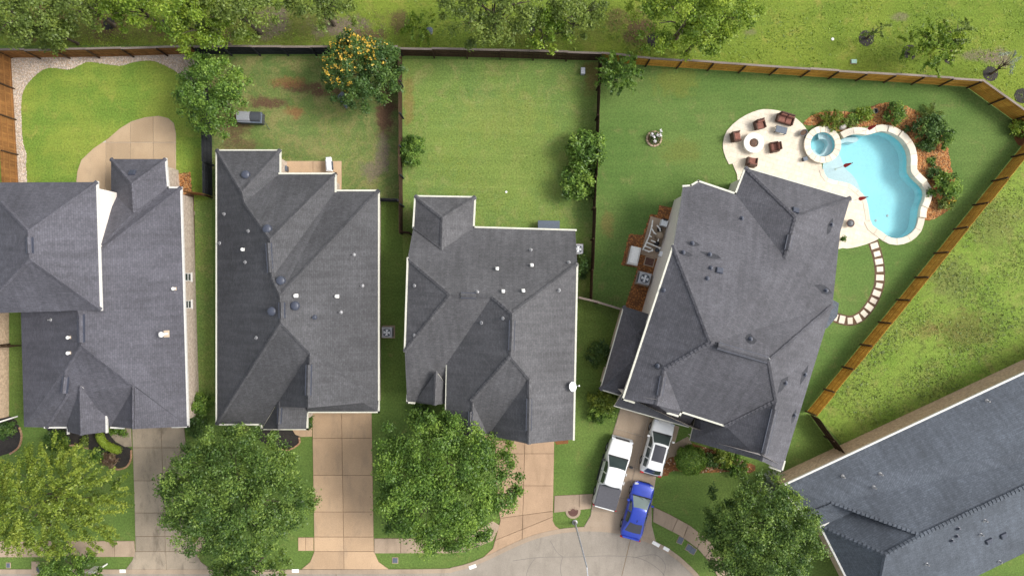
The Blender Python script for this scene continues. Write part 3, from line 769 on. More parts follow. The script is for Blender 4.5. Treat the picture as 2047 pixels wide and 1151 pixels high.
h.window((381, 546), (381.3, 562), 0.95, 2.0, 0.03); h.window((381.5, 600), (382, 616), 0.95, 2.0, 0.03)

# --- charcoal roofed house left of the big lawn
h = House('brick_house', 'charcoal hipped roof house with round dome vents, second full house from left', (595, 580), MT['roof_dark'], MT['trim_cream'])
h.plane('W', (433, 300, 2.9), (433, 848, 2.9), 0.7, (560, 600))
h.plane('E3', (757, 381, 2.9), (757, 822, 2.9), 0.74, (560, 600))
V = {'a': (433, 300, 2.9), 'b': (560, 300, 2.9), 'c': (560, 347, 2.9), 'd': (671, 347, 2.9), 'e': (671, 381, 2.9), 'f': (757, 381, 2.9), 'g': (757, 806, 2.9), 'g2': (724, 805, 'E3'),
     'r1': (484, 384, '=W'), 'r2': (489, 405, '=W'), 'r3': (540, 478, '=W'), 'r4': (544, 555, '=W'), 'r5': (560, 590, '=W'), 'r6': (562, 645, '=W'), 'k': (620, 705, 'E3'), 'k2': (616, 815, 'E3'),
     'h': (433, 848, 2.9), 'i': (520, 848, 2.9), 'j': (527, 850, 2.9), 'va': (550, 812, 3.6)}
h.roof(V, ['a r1 r2 r3 r4 r5 r6 h', 'a b r1', 'b c r2 r1', 'c d r3 r2', 'd e r4 r3', 'e f r5 r4', 'f g g2 k2 k r6 r5', 'h r6 k va j i', 'k k2 va'])
V = {'p0': (559, 802, 3.95), 'p1': (557, 857, 3.9), 'l0': (536, 835, 2.95), 'l1': (524, 857, 2.9), 'q0': (614, 812, 2.95), 'q1': (614, 857, 2.9)}
h.roof(V, ['p0 p1 l1 l0', 'p0 q0 q1 p1'], 'porch_roof')
V = {'a': (614, 823, 2.9), 'b': (757, 823, 2.9), 'c': (757, 800, 2.93), 'd': (724, 803, 3.5), 'e': (614, 811, 3.5)}
h.roof(V, ['a b c d e'], 'pent_roof')
h.walls([(433, 300), (560, 300), (560, 347), (671, 347), (671, 381), (757, 381), (757, 822), (614, 822), (614, 854), (524, 854), (520, 848), (433, 848)], 2.9, MT['brick_pale'])
h.gable([(556, 808, 3.6), (616, 817, 6.0), (724, 806, 3.4)], MT['brick_pale'], 2.6, (616, 700))
h.gutter([(433, 848, 2.9), (433, 301, 2.9), (560, 301, 2.9), (560, 345, 2.9)], [(540, 347, 2.95), (671, 347, 2.95), (671, 402, 2.95)], [(672, 381, 2.9), (757, 381, 2.9), (757, 823, 2.9), (614, 823, 2.9), (614, 857, 2.9), (524, 857, 2.9), (520, 848, 2.9), (433, 848, 2.9)])
h.vents([('dome', 492, 350), ('dome', 535, 458), ('dome', 562, 561), ('dome', 590, 611), ('dome', 545, 622), ('white', 592, 591), ('white', 674, 592), ('white', 487, 499), ('pipe', 449, 428), ('pipe', 497, 462), ('pipe', 440, 486), ('pipe', 491, 524), ('pipe', 513, 675), ('pipe', 707, 509), ('pipe', 724, 571), ('pipe', 681, 624), ('dark', 628, 634)])
h.ridge_vent((538, 486), (541, 545)); h.ridge_vent((564, 604), (564, 636)); h.ridge_vent((618, 728), (616, 790)); h.ridge_vent((560, 814), (558, 846), 0.22)

# --- dark grey house of the middle lot
h = House('brick_house', 'dark grey hipped roof house in the middle, behind the big front oak', (985, 660), MT['roof_warm'], MT['trim_cream'])
h.plane('N', (947, 454, 2.9), (1150, 460, 2.9), 0.7, (1000, 600))
h.plane('E', (1154, 528, 4.8), (1147, 877, 4.8), 0.53, (1000, 700))
h.plane('W2', (893, 725, 4.0), (890, 858, 4.0), 0.66, (1000, 700))
V = {'a': (830, 392, 2.9), 'b': (950, 394, 2.9), 'c': (947, 454, 2.9), 'd': (1150, 460, 2.9), 'e': (1154, 528, 'N'), 'w0': (826, 457, 2.9), 'w1': (815, 516, 'N'), 'w2': (809, 702, 4.6), 'w3': (814, 804, 2.9), 'w4': (893, 800, 2.9), 'v': (894, 725, 4.1),
     'q': (885, 435, '~4.5'), 'q2': (883, 500, '~4.45'), 'k1': (901, 589, 'N'), 'k2': (984, 592, 'N'), 'k3': (1024, 626, 'N'), 'k4': (1021, 712, '~7.3'), 'k5': (1058, 756, '~6.7'), 'k6': (1057, 887, '~6.65'), 'f': (1147, 878, 4.8),
     'h1': (943, 801, 'W2'), 'h2': (939, 871, 'W2'), 'u': (890, 859, 4.0), 'y': (976, 870, '~4.3')}
h.roof(V, ['a b q', 'a q q2 w0', 'b c q2 q', 'c d e k3 k2 k1 w1 w0 q2', 'w1 k1 w2', 'k1 k2 v w4 w3 w2', 'k2 k3 k4 h1 h2 u v', 'k4 k5 y h1', 'h1 y h2', 'k5 k6 y', 'e f k6 k5 k4 k3'])
V = {'r0': (872, 742, 4.5), 'r1': (869, 809, 4.3), 'l0': (832, 800, 2.95), 'l1': (834, 805, 2.9), 'm0': (896, 775, 3.3), 'm1': (896, 806, 3.3)}
h.roof(V, ['r0 l0 l1 r1', 'r0 r1 m1 m0'], 'gable_roof')
h.walls([(830, 392), (950, 394), (947, 454), (1150, 460), (1150, 850), (1057, 858), (976, 850), (893, 838), (893, 800), (814, 800), (826, 457)], 2.9, MT['brick_pale'])
h.gable([(1154, 528, 4.8), (1147, 877, 4.8)], MT['brick_pale'], 2.6, (1000, 700)); h.gable([(815, 516, 4.6), (809, 702, 4.6)], MT['brick_pale'], 2.6, (1000, 600))
h.gable([(890, 858, 4.0), (939, 871, 5.3), (976, 870, 4.3)], MT['brick_pale'], 2.6, (940, 700)); h.gable([(976, 870, 4.3), (1057, 887, 6.65), (1147, 878, 4.8)], MT['brick_pale'], 2.6, (1050, 700)); h.gable([(893, 725, 4.0), (890, 858, 4.0)], MT['brick_pale'], 2.6, (1000, 800))
h.gutter([(826, 455, 2.9), (830, 392, 2.9), (950, 394, 2.9), (947, 454, 2.9), (1151, 460, 2.9)], [(815, 516, 4.6), (809, 702, 4.6)], [(1154, 528, 4.8), (1147, 878, 4.8)], [(814, 790, 2.9), (814, 804, 2.9), (828, 805, 2.9)])
h.gutter([(893, 725, 4.0), (890, 858, 4.0)], w=0.1)
h.vents([('white', 994, 537), ('white', 1063, 530), ('white', 1006, 582), ('white', 1046, 581), ('pipe', 1061, 500), ('pipe', 1137, 525), ('pipe', 1117, 580), ('pipe', 829, 571), ('pipe', 829, 670), ('pipe', 963, 645), ('pipe', 1006, 636), ('pipe', 954, 584)])
h.ridge_vent((921, 590), (952, 591)); h.ridge_vent((1024, 640), (1022, 700)); h.ridge_vent((1058, 796), (1057, 860)); h.ridge_vent((941, 822), (939, 862), 0.24)

# --- turned two storey house with the pool
h = House('brick_house', 'large two storey house beside the pool, turned at an angle, grey shingle roof', (1470, 640), MT['roof_grey'], MT['trim_cream'])
h.plane('W', (1346, 490, 6.0), (1245, 797, 6.0), 0.85, (1480, 650)); h.plane('E', (1664, 612, 6.0), (1562, 941, 6.0), 0.78, (1480, 700))
V = {'a': (1366, 372, 4.2), 'a1': (1381, 371, 4.2), 'a2': (1396, 362, 4.2), 'b': (1470, 387, 4.2), 'c': (1490, 335, 4.2), 'd': (1700, 396, 4.2), 'e': (1679.5, 465, 4.2), 'g': (1664, 612, 6.0), 'o': (1563, 941, 6.0),
     'w': (1346, 490, 6.0), 'w2': (1245, 797, 6.0), 'q': (1592, 434, '~7.0'), 'q2': (1569, 516, '~6.9'), 'k1': (1421, 685, '~9.3'), 'k2': (1538, 721, '~9.4'), 'k3': (1552, 800, '~8.3'), 'k4': (1523, 921, '~8.2'),
     'l1': (1329, 738, '~7.6'), 'l2': (1313, 809, '~7.3'), 'v': (1450, 851, 6.0), 's1': (1362, 823, 6.0), 's2': (1358, 832, 6.0), 's3': (1335, 825, 6.0), 'm': (1390, 836, 3.4), 'm2': (1379, 880, 3.3)}
h.roof(V, ['a a1 a2 b q2 e g k2 k1 w', 'c d q', 'c q q2 b', 'd e q2 q', 'w k1 l1 l2 w2', 'g o k4 k3 k2', 'k1 k2 k3 v s1 l1', 'l1 s1 s2 s3 l2', 'k3 k4 m2 m v'])
V = {'a': (1247, 612, 3.0), 'b': (1305, 630, 3.0), 'c': (1273, 668, 4.4), 'd': (1264, 722, 4.4), 'e': (1200, 778, 3.0), 'f': (1250, 793, 3.0), 'g': (1305, 700, 4.6)}
h.roof(V, ['a b c', 'a c d e', 'e d f', 'c b g', 'c g d', 'd g f'], 'side_roof')
V = {'a': (1228, 811, 2.9), 'b': (1376, 853, 2.9), 'c': (1396, 822, 4.7), 'd': (1254, 770, 4.7)}
h.roof(V, ['a b c d'], 'pent_roof')
V = {'a': (1667, 600, 2.9), 'b': (1677, 606, 2.85), 'c': (1674, 632, 2.8), 'd': (1653, 656, 2.8), 'e': (1600, 640, 3.6), 'f': (1622, 588, 3.6)}
h.mat = MT['roof_slate']; h.roof(V, ['a b c d e f'], 'porch_roof', 0.12); h.mat = MT['roof_grey']
for x, y in ((1668, 612), (1650, 648)):
    q = P(x, y, 2.8); MB().box(q.x - .07, q.x + .07, q.y - .07, q.y + .07, 0, 2.72).build('porch_post', MT['trim_white'], h.root)
h.walls([(1366, 372), (1470, 387), (1490, 335), (1700, 396), (1680, 465), (1668, 520), (1540, 900), (1384, 868), (1240, 800), (1285, 650)], 4.2, MT['siding'], 0.45)
h.walls([(1247, 612), (1330, 632), (1300, 800), (1200, 778)], 3.0, MT['siding'], 0.3, 'side_wall'); h.walls([(1228, 811), (1376, 853), (1396, 822), (1254, 770)], 2.9, MT['siding'], 0.3, 'garage_wall')
h.gable([(1366, 372, 4.2), (1346, 490, 6.0), (1245, 797, 6.0)], MT['siding'], 3.6, (1480, 650)); h.gable([(1245, 797, 6.0), (1313, 809, 7.2), (1362, 823, 6.0), (1450, 851, 6.0)], MT['siding'], 3.0, (1480, 650)); h.gable([(1679.5, 465, 4.2), (1664, 612, 6.0), (1563, 941, 6.0)], MT['siding'], 3.6, (1480, 650))
h.gable([(1379, 880, 3.3), (1523, 921, 8.2), (1563, 941, 6.0)], MT['siding'], 2.6, (1500, 700)); h.gable([(1390, 836, 3.4), (1379, 880, 3.3)], MT['siding'], 2.6, (1500, 850))
h.gutter([(1366, 372, 4.2), (1381, 371, 4.2), (1396, 362, 4.2), (1470, 387, 4.2), (1490, 335, 4.2)], [(1346, 490, 6.0), (1245, 797, 6.0), (1267, 804, 6.0)], [(1335, 825, 6.0), (1358, 832, 6.0), (1362, 823, 6.0), (1450, 851, 6.0)], [(1540, 933, 6.0), (1563, 941, 6.0), (1568, 922, 6.0)])
h.gutter([(1247, 612, 3.0), (1200, 778, 3.0), (1240, 790, 3.0)], [(1228, 811, 2.9), (1376, 853, 2.9)], [(1490, 335, 4.2), (1700, 396, 4.2)], w=0.08)
h.vents([('dark', 1483, 437), ('dark', 1384, 487), ('dark', 1366, 505), ('dark', 1419, 509), ('dark', 1421, 536), ('dark', 1414, 557), ('box', 1438, 541), ('box', 1590, 421), ('dark', 1662, 449), ('dark', 1651, 581), ('dark', 1500, 678), ('dark', 1609, 748), ('dark', 1570, 765), ('dark', 1588, 829), ('dark', 1327, 580), ('dark', 1315, 731), ('pipe', 1536, 718)])
h.patches([(1384, 487, 1, .2, .5, .16), (1368, 506, 1, .25, .55, .14), (1421, 510, 1, .3, .7, .15), (1659, 452, -.3, 1, .55, .18), (1646, 578, 1, .4, .6, .2), (1500, 678, 1, .1, .35, .25), (1607, 749, -.4, 1, .6, .22), (1566, 767, -.6, 1, .62, .22), (1587, 831, -.3, 1, .5, .14), (1315, 731, .2, 1, .25, .2)])
h.ridge_vent((1433, 690), (1534, 719), 0.4); h.ridge_vent((1580, 470), (1573, 500)); h.ridge_vent((1548, 818), (1526, 905)); h.ridge_vent((1325, 752), (1318, 790))

# --- slate house at lower right
h = House('brick_house', 'slate blue roof house cut off at the lower right corner, tan brick wall', (1850, 1010), MT['roof_slate'], MT['trim_white'])
h.plane('NW', (1560, 972, 3.0), (2047, 745, 3.0), 0.7, (1840, 1070)); h.plane('NF', (1640, 1052, 3.0), (1698, 1026, 3.0), 0.7, (1770, 1107))
V = {'a': (1560, 972, 3.0), 'b': (2330, 613, 3.0), 'r2': (2250, 880, 'NW'), 'r1': (1840, 1070, 'NW'), 'm': (1661, 1005, '~4.6'), 'c': (1604, 1026, 3.0), 'dn': (1705, 1023, 3.3), 'd': (1640, 1052, 3.0), 'q': (1770, 1108, '~5.1'), 'e': (1742, 1254, 3.0), 's': (2047, 1105, 3.0), 's2': (2400, 930, 3.0)}
h.roof(V, ['a b r2 r1 m c', 'c m dn d', 'm r1 dn', 'd dn r1 q', 'd q e', 'q r1 r2 s2 s e', 'b s2 r2'])
h.walls([(1560, 972), (2330, 613), (2400, 930), (2047, 1105), (1742, 1254), (1640, 1052), (1604, 1026)], 3.0, MT['brick_tan'], 0.3)
h.gutter([(1604, 1028, 3.0), (1560, 972, 3.0), (2330, 613, 3.0)], [(1699, 1026, 3.05), (1640, 1052, 3.05), (1742, 1254, 3.0)], w=0.14)
h.vents([('pipe', 1685, 952), ('pipe', 1760, 947), ('pipe', 1747, 973), ('pipe', 1973, 801), ('pipe', 1968, 1039), ('pipe', 1960, 1067), ('box', 1976, 1080), ('box', 2005, 1069), ('pipe', 1852, 1126), ('pipe', 1997, 1121), ('dark', 1915, 1055), ('dark', 1912, 1070), ('dark', 1902, 1079)])
for k, (x, y) in enumerate(((1766, 874), (1810, 854), (1828, 846))):
    h.window((x, y), (x + 18, y - 8.4), 0.9, 2.1, 0.05)

# ------------------------------------------------------------------ patio, pool and spa
def water_mat(name, tint):
    t = NT(name)
    tr = t.node('ShaderNodeBsdfTransparent'); tr.inputs['Color'].default_value = (*tint, 1)
    gl = t.node('ShaderNodeBsdfGlossy'); gl.inputs['Roughness'].default_value = 0.04
    fr = t.node('ShaderNodeFresnel'); fr.inputs['IOR'].default_value = 1.33
    b = t.node('ShaderNodeBump', Strength=0.12, Distance=0.03); t.l.new(t.noise(2.2, 3, 0.5), b.inputs['Height'])
    t.l.new(b.outputs[0], gl.inputs['Normal']); t.l.new(b.outputs[0], fr.inputs['Normal'])
    m = t.node('ShaderNodeMixShader'); t.l.new(fr.outputs[0], m.inputs[0]); t.l.new(tr.outputs[0], m.inputs[1]); t.l.new(gl.outputs[0], m.inputs[2])
    t.l.new(m.outputs[0], t.n['Material Output'].inputs['Surface'])
    return t.mat
MT['water'] = water_mat('pool_water', (0.84, 0.97, 0.98))
MT['plaster'] = surf('pool_plaster', (0.46, 0.78, 0.82), (0.43, 0.76, 0.81), 0.5, 6, 0.05, 0.7, bump=0.05)
MT['plaster_pale'] = surf('ledge_plaster', (0.74, 0.75, 0.76), (0.70, 0.72, 0.74), 0.8, 6, 0.06, 0.7, bump=0.05)
MT['coping'] = concrete('coping_stone', (0.66, 0.60, 0.50), (0.62, 0.555, 0.45), (0.50, 0.42, 0.31), 0.35)
def travertine():
    t = NT('travertine'); p = t.pos()
    mp = t.node('ShaderNodeMapping'); mp.inputs['Rotation'].default_value = (0, 0, R(16)); t.l.new(p, mp.inputs['Vector'])
    bt = t.node('ShaderNodeTexBrick', Scale=1.0, offset=0.5); t.l.new(mp.outputs[0], bt.inputs['Vector'])
    for k, v in (('Mortar Size', 0.012), ('Bias', 0.0), ('Brick Width', 0.61), ('Row Height', 0.41)): bt.inputs[k].default_value = v
    bt.inputs['Color1'].default_value = (0.66, 0.59, 0.48, 1); bt.inputs['Color2'].default_value = (0.60, 0.53, 0.42, 1); bt.inputs['Mortar'].default_value = (0.52, 0.45, 0.35, 1)
    col = t.mix(t.ramp(t.noise(1.3, 6, 0.7, vec=p), 0.6, 0.74, 0, 0.55), bt.outputs['Color'], (0.42, 0.31, 0.17))
    col = t.mul(col, t.ramp(t.noise(4, 5, 0.7, vec=p), 0.3, 0.7, 0.9, 1.08))
    return t.done(col, 0.75, 0.3, t.math('MULTIPLY', bt.outputs['Fac'], -1.0), 0.3, 0.006)
MT['travertine'] = travertine()

patio_px = [(1500, 560), (1473, 349), (1457, 329), (1447, 306), (1445, 286), (1453, 261.6), (1477, 238.7), (1503, 225), (1524.6, 219), (1544.7, 220), (1563, 223.6), (1585, 233), (1603, 248), (1613, 263), (1607, 275), (1604.5, 291), (1608, 307), (1618, 319), (1630, 325), (1642, 328), (1644, 349), (1655, 361), (1673, 366), (1698, 372), (1714, 385), (1724, 395), (1729, 405), (1732.5, 422), (1735.5, 441), (1741, 454), (1756, 465), (1757, 476), (1740, 485), (1715, 493), (1693, 497), (1670, 499), (1600, 540)]
pat = sheet('patio', smooth_poly(pxs(patio_px), 2), 0.062, MT['travertine'])
tag(pat, kind='structure')
pm = MB(); pp = ccw(smooth_poly(pxs(patio_px), 2)); n = len(pp)
pm.add([(x, y, 0) for x, y in pp] + [(x, y, 0.062) for x, y in pp], [(i, (i + 1) % n, n + (i + 1) % n, n + i) for i in range(n)])
pm.build('patio_edge', MT['coping'], pat)

pool = empty('swimming_pool', P(1765, 370)); tag(pool, 'free form swimming pool with turquoise water and cream stone coping', 'pool')
LEDGE = ccw(smooth_poly(pxs([(1645, 327), (1647, 349), (1656, 359), (1673.7, 363.4), (1698.6, 369), (1716, 382.5), (1727, 393), (1724, 377), (1716, 359), (1706, 346), (1693, 334), (1686, 316), (1676, 300), (1664, 316)]), 2))
def basin(name, poly, z, mat, parent, zt=0.03):
    n = len(poly); m = MB()
    m.add([(x, y, zt) for x, y in poly] + [(x, y, z) for x, y in poly], [((i + 1) % n, i, n + i, n + (i + 1) % n) for i in range(n)])
    vs = [Vector((x, y, 0)) for x, y in poly]
    fs = []
    for t in tessellate_polygon([vs]):
        a, b, c = (vs[i] for i in t); fs.append(t if (b - a).cross(c - a).z > 0 else t[::-1])
    m.add([(x, y, z) for x, y in poly], fs)
    return m.build(name, mat, parent)
basin('basin', POOL, -1.25, MT['plaster'], pool)
lg = inset(LEDGE, 0.03)
prism('tanning_ledge', lg, -1.22, -0.30, MT['plaster_pale'], pool)
bench = smooth_poly(pxs([(1681, 284), (1690, 276), (1704, 271.5), (1719, 272), (1722, 278), (1712, 283), (1700, 281), (1690, 284), (1682, 289)]), 2)
prism('bench', bench, -1.22, -0.5, MT['plaster_pale'], pool)
prism('step', smooth_poly(pxs([(1758, 460), (1768, 462), (1776, 470), (1772, 473), (1762, 466)]), 2), -1.22, -0.35, MT['plaster_pale'], pool)
sheet('water', POOL, -0.06, MT['water'], parent=pool)
for x, y in ((1791, 428), (1767, 438)): MB().lathe([(0.0, 0.03), (0.09, 0.025), (0.11, 0.0)], 14, P(x, y, 0) + Vector((0, 0, -1.25))).build('floor_drain', MT['pipe_grey'], pool)
# coping: single stones, raised step by step along the planted side
def arc_stones(poly, start_px, end_px, w, zfun, name, parent, mat, step=0.95, gap=0.01, clipspa=False):
    n = len(poly); P0 = Vector(P2(*start_px)); P1 = Vector(P2(*end_px))
    i0 = min(range(n), key=lambda i: (Vector(poly[i]) - P0).length); i1 = min(range(n), key=lambda i: (Vector(poly[i]) - P1).length)
    idx = []; i = i0
    while True:
        idx.append(i)
        if i == i1: break
        i = (i + 1) % n
    pts = [Vector(poly[i]) for i in idx]
    # resample
    L = [0]
    for a, b in zip(pts[:-1], pts[1:]): L.append(L[-1] + (b - a).length)
    def at(s):
        s = max(0, min(L[-1], s))
        for k in range(len(pts) - 1):
            if s <= L[k + 1]: return pts[k].lerp(pts[k + 1], (s - L[k]) / max(1e-6, L[k + 1] - L[k]))
        return pts[-1]
    def nrm(s):
        d = (at(s + 0.15) - at(s - 0.15)).normalized(); return Vector((d.y, -d.x))
    k = max(1, round(L[-1] / step)); ds = L[-1] / k
    for j in range(k):
        s0, s1 = j * ds + gap / 2, (j + 1) * ds - gap / 2; sm = (s0 + s1) / 2
        inn = [at(s) - nrm(s) * 0.05 for s in (s0, sm, s1)]; out = [at(s) + nrm(s) * w for s in (s1, sm, s0)]
        prism(name, [tuple(p) for p in inn + out], -0.12, zfun(at(sm)) + random.uniform(-.004, .004), mat, parent, bevel=0.02)
def cz(p):
    px = p.x * S + CX; py = CY - p.y * S
    if px > 1850 - 8 and py < 378: return 0.42
    if px > 1798 and py < 372: return 0.50
    if px > 1775 and py < 300: return 0.42
    if py < 300: return 0.34
    if px > 1834 and py < 418: return 0.36
    if px > 1832 and py < 440: return 0.28
    return 0.10
arc_stones(POOL[::-1] if area2(POOL) < 0 else POOL, (1738, 441), (1682, 279), 0.5, cz, 'coping_stone', pool, MT['coping'])
arc_stones(POOL, (1647, 340), (1738, 441), 0.32, lambda p: 0.085, 'coping_stone', pool, MT['coping'])

spa = empty('spa', P(1640, 291)); tag(spa, 'round raised spa with cream stone rim joined to the pool', 'spa')
basin('basin', ccw(SPA), -0.75, MT['plaster'], spa, 0.4)
sm = MB()
for i in range(28):
    a = R(-150) + R(250) * i / 27
    sm.v += [(SPA_C[0] + r * math.cos(a), SPA_C[1] + r * math.sin(a), z) for r, z in ((SPA_R - .01, -.08), (0.62 + .08 * math.sin(a * 3), -.08), (0.62 + .08 * math.sin(a * 3), -.74))]
for i in range(27): sm.f += [(3 * i, 3 * i + 3, 3 * i + 4, 3 * i + 1), (3 * i + 1, 3 * i + 4, 3 * i + 5, 3 * i + 2)]; sm.m += [0, 0]
sm.build('seat_ledge', MT['plaster_pale'], spa)
sheet('water', ccw(circle(SPA_C, SPA_R - .01)), 0.26, MT['water'], parent=spa)
for i in range(18):
    a0, a1 = 2 * math.pi * i / 18 + .004, 2 * math.pi * (i + 1) / 18 - .004; am = (a0 + a1) / 2
    prism('coping_stone', [(SPA_C[0] + r * math.cos(a), SPA_C[1] + r * math.sin(a)) for r, a in ((SPA_R - .03, a0), (SPA_R - .03, am), (SPA_R - .03, a1), (1.50, a1), (1.51, am), (1.50, a0))], 0.33, 0.42 + random.uniform(-.003, .003), MT['coping'], spa, bevel=0.02)
MB().lathe([(1.44, 0.0), (1.44, 0.34)], 36, (*SPA_C, 0)).build('spa_wall', MT['coping'], spa)

# stepping stone path
st_px = [(1747.8, 491.4), (1753, 507.4), (1756.5, 522.8), (1758.5, 538), (1758.5, 554.8), (1757, 570.8), (1752, 586), (1745.5, 600.8), (1737, 614), (1727, 626.5), (1714.5, 636.5), (1699, 641), (1683, 638.5), (1669, 634)]
sp = smooth_poly(pxs([(1745, 482)] + st_px), 2, False)
pth = tag(strip('garden_path', sp, 0.86, 0.012, MT['soil']), kind='structure')
for i, q in enumerate(st_px):
    a, b = P(*st_px[max(i - 1, 0)]), P(*st_px[min(i + 1, len(st_px) - 1)])
    d = (b - a).normalized(); nn = Vector((-d.y, d.x, 0)); c = P(*q)
    w, l = 0.315, (0.235 if i % 2 == 0 else 0.21)
    prism('paving_stone', [tuple((c + d * l * sx + nn * w * (sy if i % 2 == 0 else sy * .85))[:2]) for sx, sy in ((-1, -1), (1, -1), (1, 1), (-1, 1))], 0.0, 0.05, MT['coping'], pth, bevel=0.015)

# planting beds
def bed(name, pts, mat, z=0.016, sm=3):
    pl = smooth_poly(pxs(pts), sm) if sm else pxs(pts)
    tag(sheet(name, pl, z, MT[mat]), kind='structure'); return pl
BED_POOL = bed('pool_bed', [(1606, 248), (1622, 233), (1645, 224), (1690, 224), (1722, 226), (1742, 214), (1770, 206), (1800, 209), (1830, 222), (1845, 232), (1862, 255), (1880, 270), (1893, 292), (1898, 320), (1903, 345), (1912, 375), (1905, 405), (1888, 425), (1868, 436), (1848, 440), (1846, 400), (1860, 372), (1832, 345), (1828, 300), (1800, 270), (1760, 250), (1700, 258), (1672, 262), (1640, 252)], 'mulch_red', sm=2)
BED_EQ = bed('mulch_bed', [(1318, 410), (1345, 416), (1352, 430), (1300, 640), (1285, 660), (1250, 645), (1240, 680), (1215, 735), (1222, 690), (1240, 640), (1262, 575), (1275, 535), (1242, 530), (1258, 468), (1285, 470), (1300, 428), (1314, 430)], 'mulch_red', sm=0)
BED_F1 = bed('front_bed', [(88, 850), (122, 893), (135, 889), (160, 893), (182, 898), (200, 905), (215, 925), (232, 936), (252, 932), (262, 918), (262, 896), (250, 890), (232, 884), (215, 862), (150, 855)], 'mulch_black', sm=0)
BED_L = bed('front_bed', [(-30, 835), (22, 832), (38, 850), (44, 870), (38, 892), (20, 905), (-30, 910)], 'mulch_black', sm=2)
BED_F2 = bed('front_bed', [(520, 860), (585, 860), (600, 872), (598, 886), (575, 898), (545, 892), (520, 880)], 'mulch_black', sm=2)
BED_F4 = bed('front_bed', [(1318, 948), (1322, 925), (1335, 905), (1380, 885), (1470, 915), (1510, 930), (1500, 945), (1460, 942), (1400, 945), (1345, 940), (1335, 950)], 'mulch_red', sm=2)
BED_C = bed('mulch_bed', [(2026, 236), (2060, 225), (2060, 290), (2035, 290), (2024, 265)], 'mulch_red', sm=2)
BED_H1 = bed('mulch_bed', [(352, 348), (380, 345), (384, 385), (352, 392)], 'mulch_red', sm=0)
bed('front_bed', [(1108, 880), (1136, 876), (1136, 886), (1112, 888)], 'mulch_red', sm=0)
bed('bare_strip', [(362, 376), (388, 390), (398, 850), (376, 852)], 'soil', 0.012, 0)
RINGS = [(1732, 77, .64), (1818, 105, .60), (1898, 118, .42), (1980, 148, .62), (2042, 192, .6), (218, 48, .5), (1307, 80, .55), (170, 1117, .32), (1060, 60, .4), (325, 50, .4), (100, 35, .45), (432, 60, .4)]
for x, y, r in RINGS: tag(sheet('mulch_ring', [(a + random.uniform(-.04, .04), b + random.uniform(-.04, .04)) for a, b in circle(P2(x, y), r, 24)], 0.018, MT['mulch_black']), kind='structure')

def edging(pts, mat='brick_red', w=0.13, hgt=0.1, L=0.24):
    pl = smooth_poly(pxs(pts), 4, False)
    e = empty('bed_edging', (*pl[0], 0))
    acc = 0; prev = Vector(pl[0])
    tot = [Vector(p) for p in pl]
    d = [0]
    for a, b in zip(tot[:-1], tot[1:]): d.append(d[-1] + (b - a).length)
    k = int(d[-1] / L)
    for j in range(k):
        s = (j + .5) * L
        i = max(q for q in range(len(d)) if d[q] <= s); i = min(i, len(tot) - 2)
        t = (tot[i + 1] - tot[i]).normalized(); c = tot[i] + t * (s - d[i])
        Mx = Matrix(((t.x, -t.y, 0, c.x), (t.y, t.x, 0, c.y), (0, 0, 1, 0), (0, 0, 0, 1))) @ Matrix.Rotation(random.uniform(-.06, .06), 4, 'Z')
        MB().bbox(-L / 2 + .012, L / 2 - .012, -w / 2, w / 2, 0, hgt + random.uniform(-.01, .01), 0.015, M=Mx).build('brick', MT[mat], e)
    return e
tag(edging([(120, 894), (150, 889), (182, 897)]), 'orange brick edging along the black mulch under the left front window', 'edging')
tag(edging([(222, 930), (235, 937), (252, 933), (262, 918), (263, 895)]), 'orange brick edging rounding the black mulch corner by the driveway', 'edging')
tag(edging([(598, 873), (598, 886), (578, 898), (556, 897)]), 'curved orange brick edging under the second house front porch', 'edging')
tag(edging([(20, 907), (38, 893), (44, 870), (38, 850)]), 'brick edging round the dark mulch circle at the left edge', 'edging')
tag(edging([(1318, 948), (1322, 928), (1336, 908)]), 'reddish brick edging beside the white car with black roof', 'edging')

# loose stones and bark chips
def scatter(name, poly, n, size, mats, holes=(), flat=0.5, z=0.02, seed=1):
    g = np.random.default_rng(seed); a = np.array(poly); lo, hi = a.min(0), a.max(0)
    x = g.uniform(lo[0], hi[0], n * 4); y = g.uniform(lo[1], hi[1], n * 4)
    k = inside(list(map(tuple, poly)), x, y)
    for hh in holes: k &= ~inside(list(map(tuple, hh)), x, y)
    x, y = x[k][:n], y[k][:n]; m = len(x)
    s = g.uniform(size[0], size[1], m); th = g.uniform(0, 6.28, m); el = g.uniform(.5, 1.0, m)
    base = np.array([(1, 0, 0), (0, 1, 0), (-1, 0, 0), (0, -1, 0), (0, 0, 1)])
    vx = base[:, 0][None] * s[:, None]; vy = base[:, 1][None] * (s * el)[:, None]; vz = base[:, 2][None] * (s * flat)[:, None]
    c, sn = np.cos(th)[:, None], np.sin(th)[:, None]
    co = np.stack([x[:, None] + vx * c - vy * sn, y[:, None] + vx * sn + vy * c, z + vz], 2).reshape(-1, 3)
    f = np.array([(0, 1, 4), (1, 2, 4), (2, 3, 4), (3, 0, 4)]); fs = (f[None] + 5 * np.arange(m)[:, None, None]).reshape(-1, 3)
    me = bpy.data.meshes.new(name); me.from_pydata(co.tolist(), [], fs.tolist())
    for q in mats: me.materials.append(MT[q])
    me.polygons.foreach_set('material_index', np.repeat(g.integers(0, len(mats), m), 4).astype(np.int32))
    o = bpy.data.objects.new(name, me); COL.objects.link(o); tag(o, kind='stuff'); return o
MT['stone_a'] = plain('pale_stone', (0.55, 0.46, 0.38), 0.9); MT['stone_b'] = plain('tan_stone', (0.42, 0.31, 0.22), 0.9); MT['stone_c'] = plain('grey_stone', (0.36, 0.33, 0.3), 0.9)
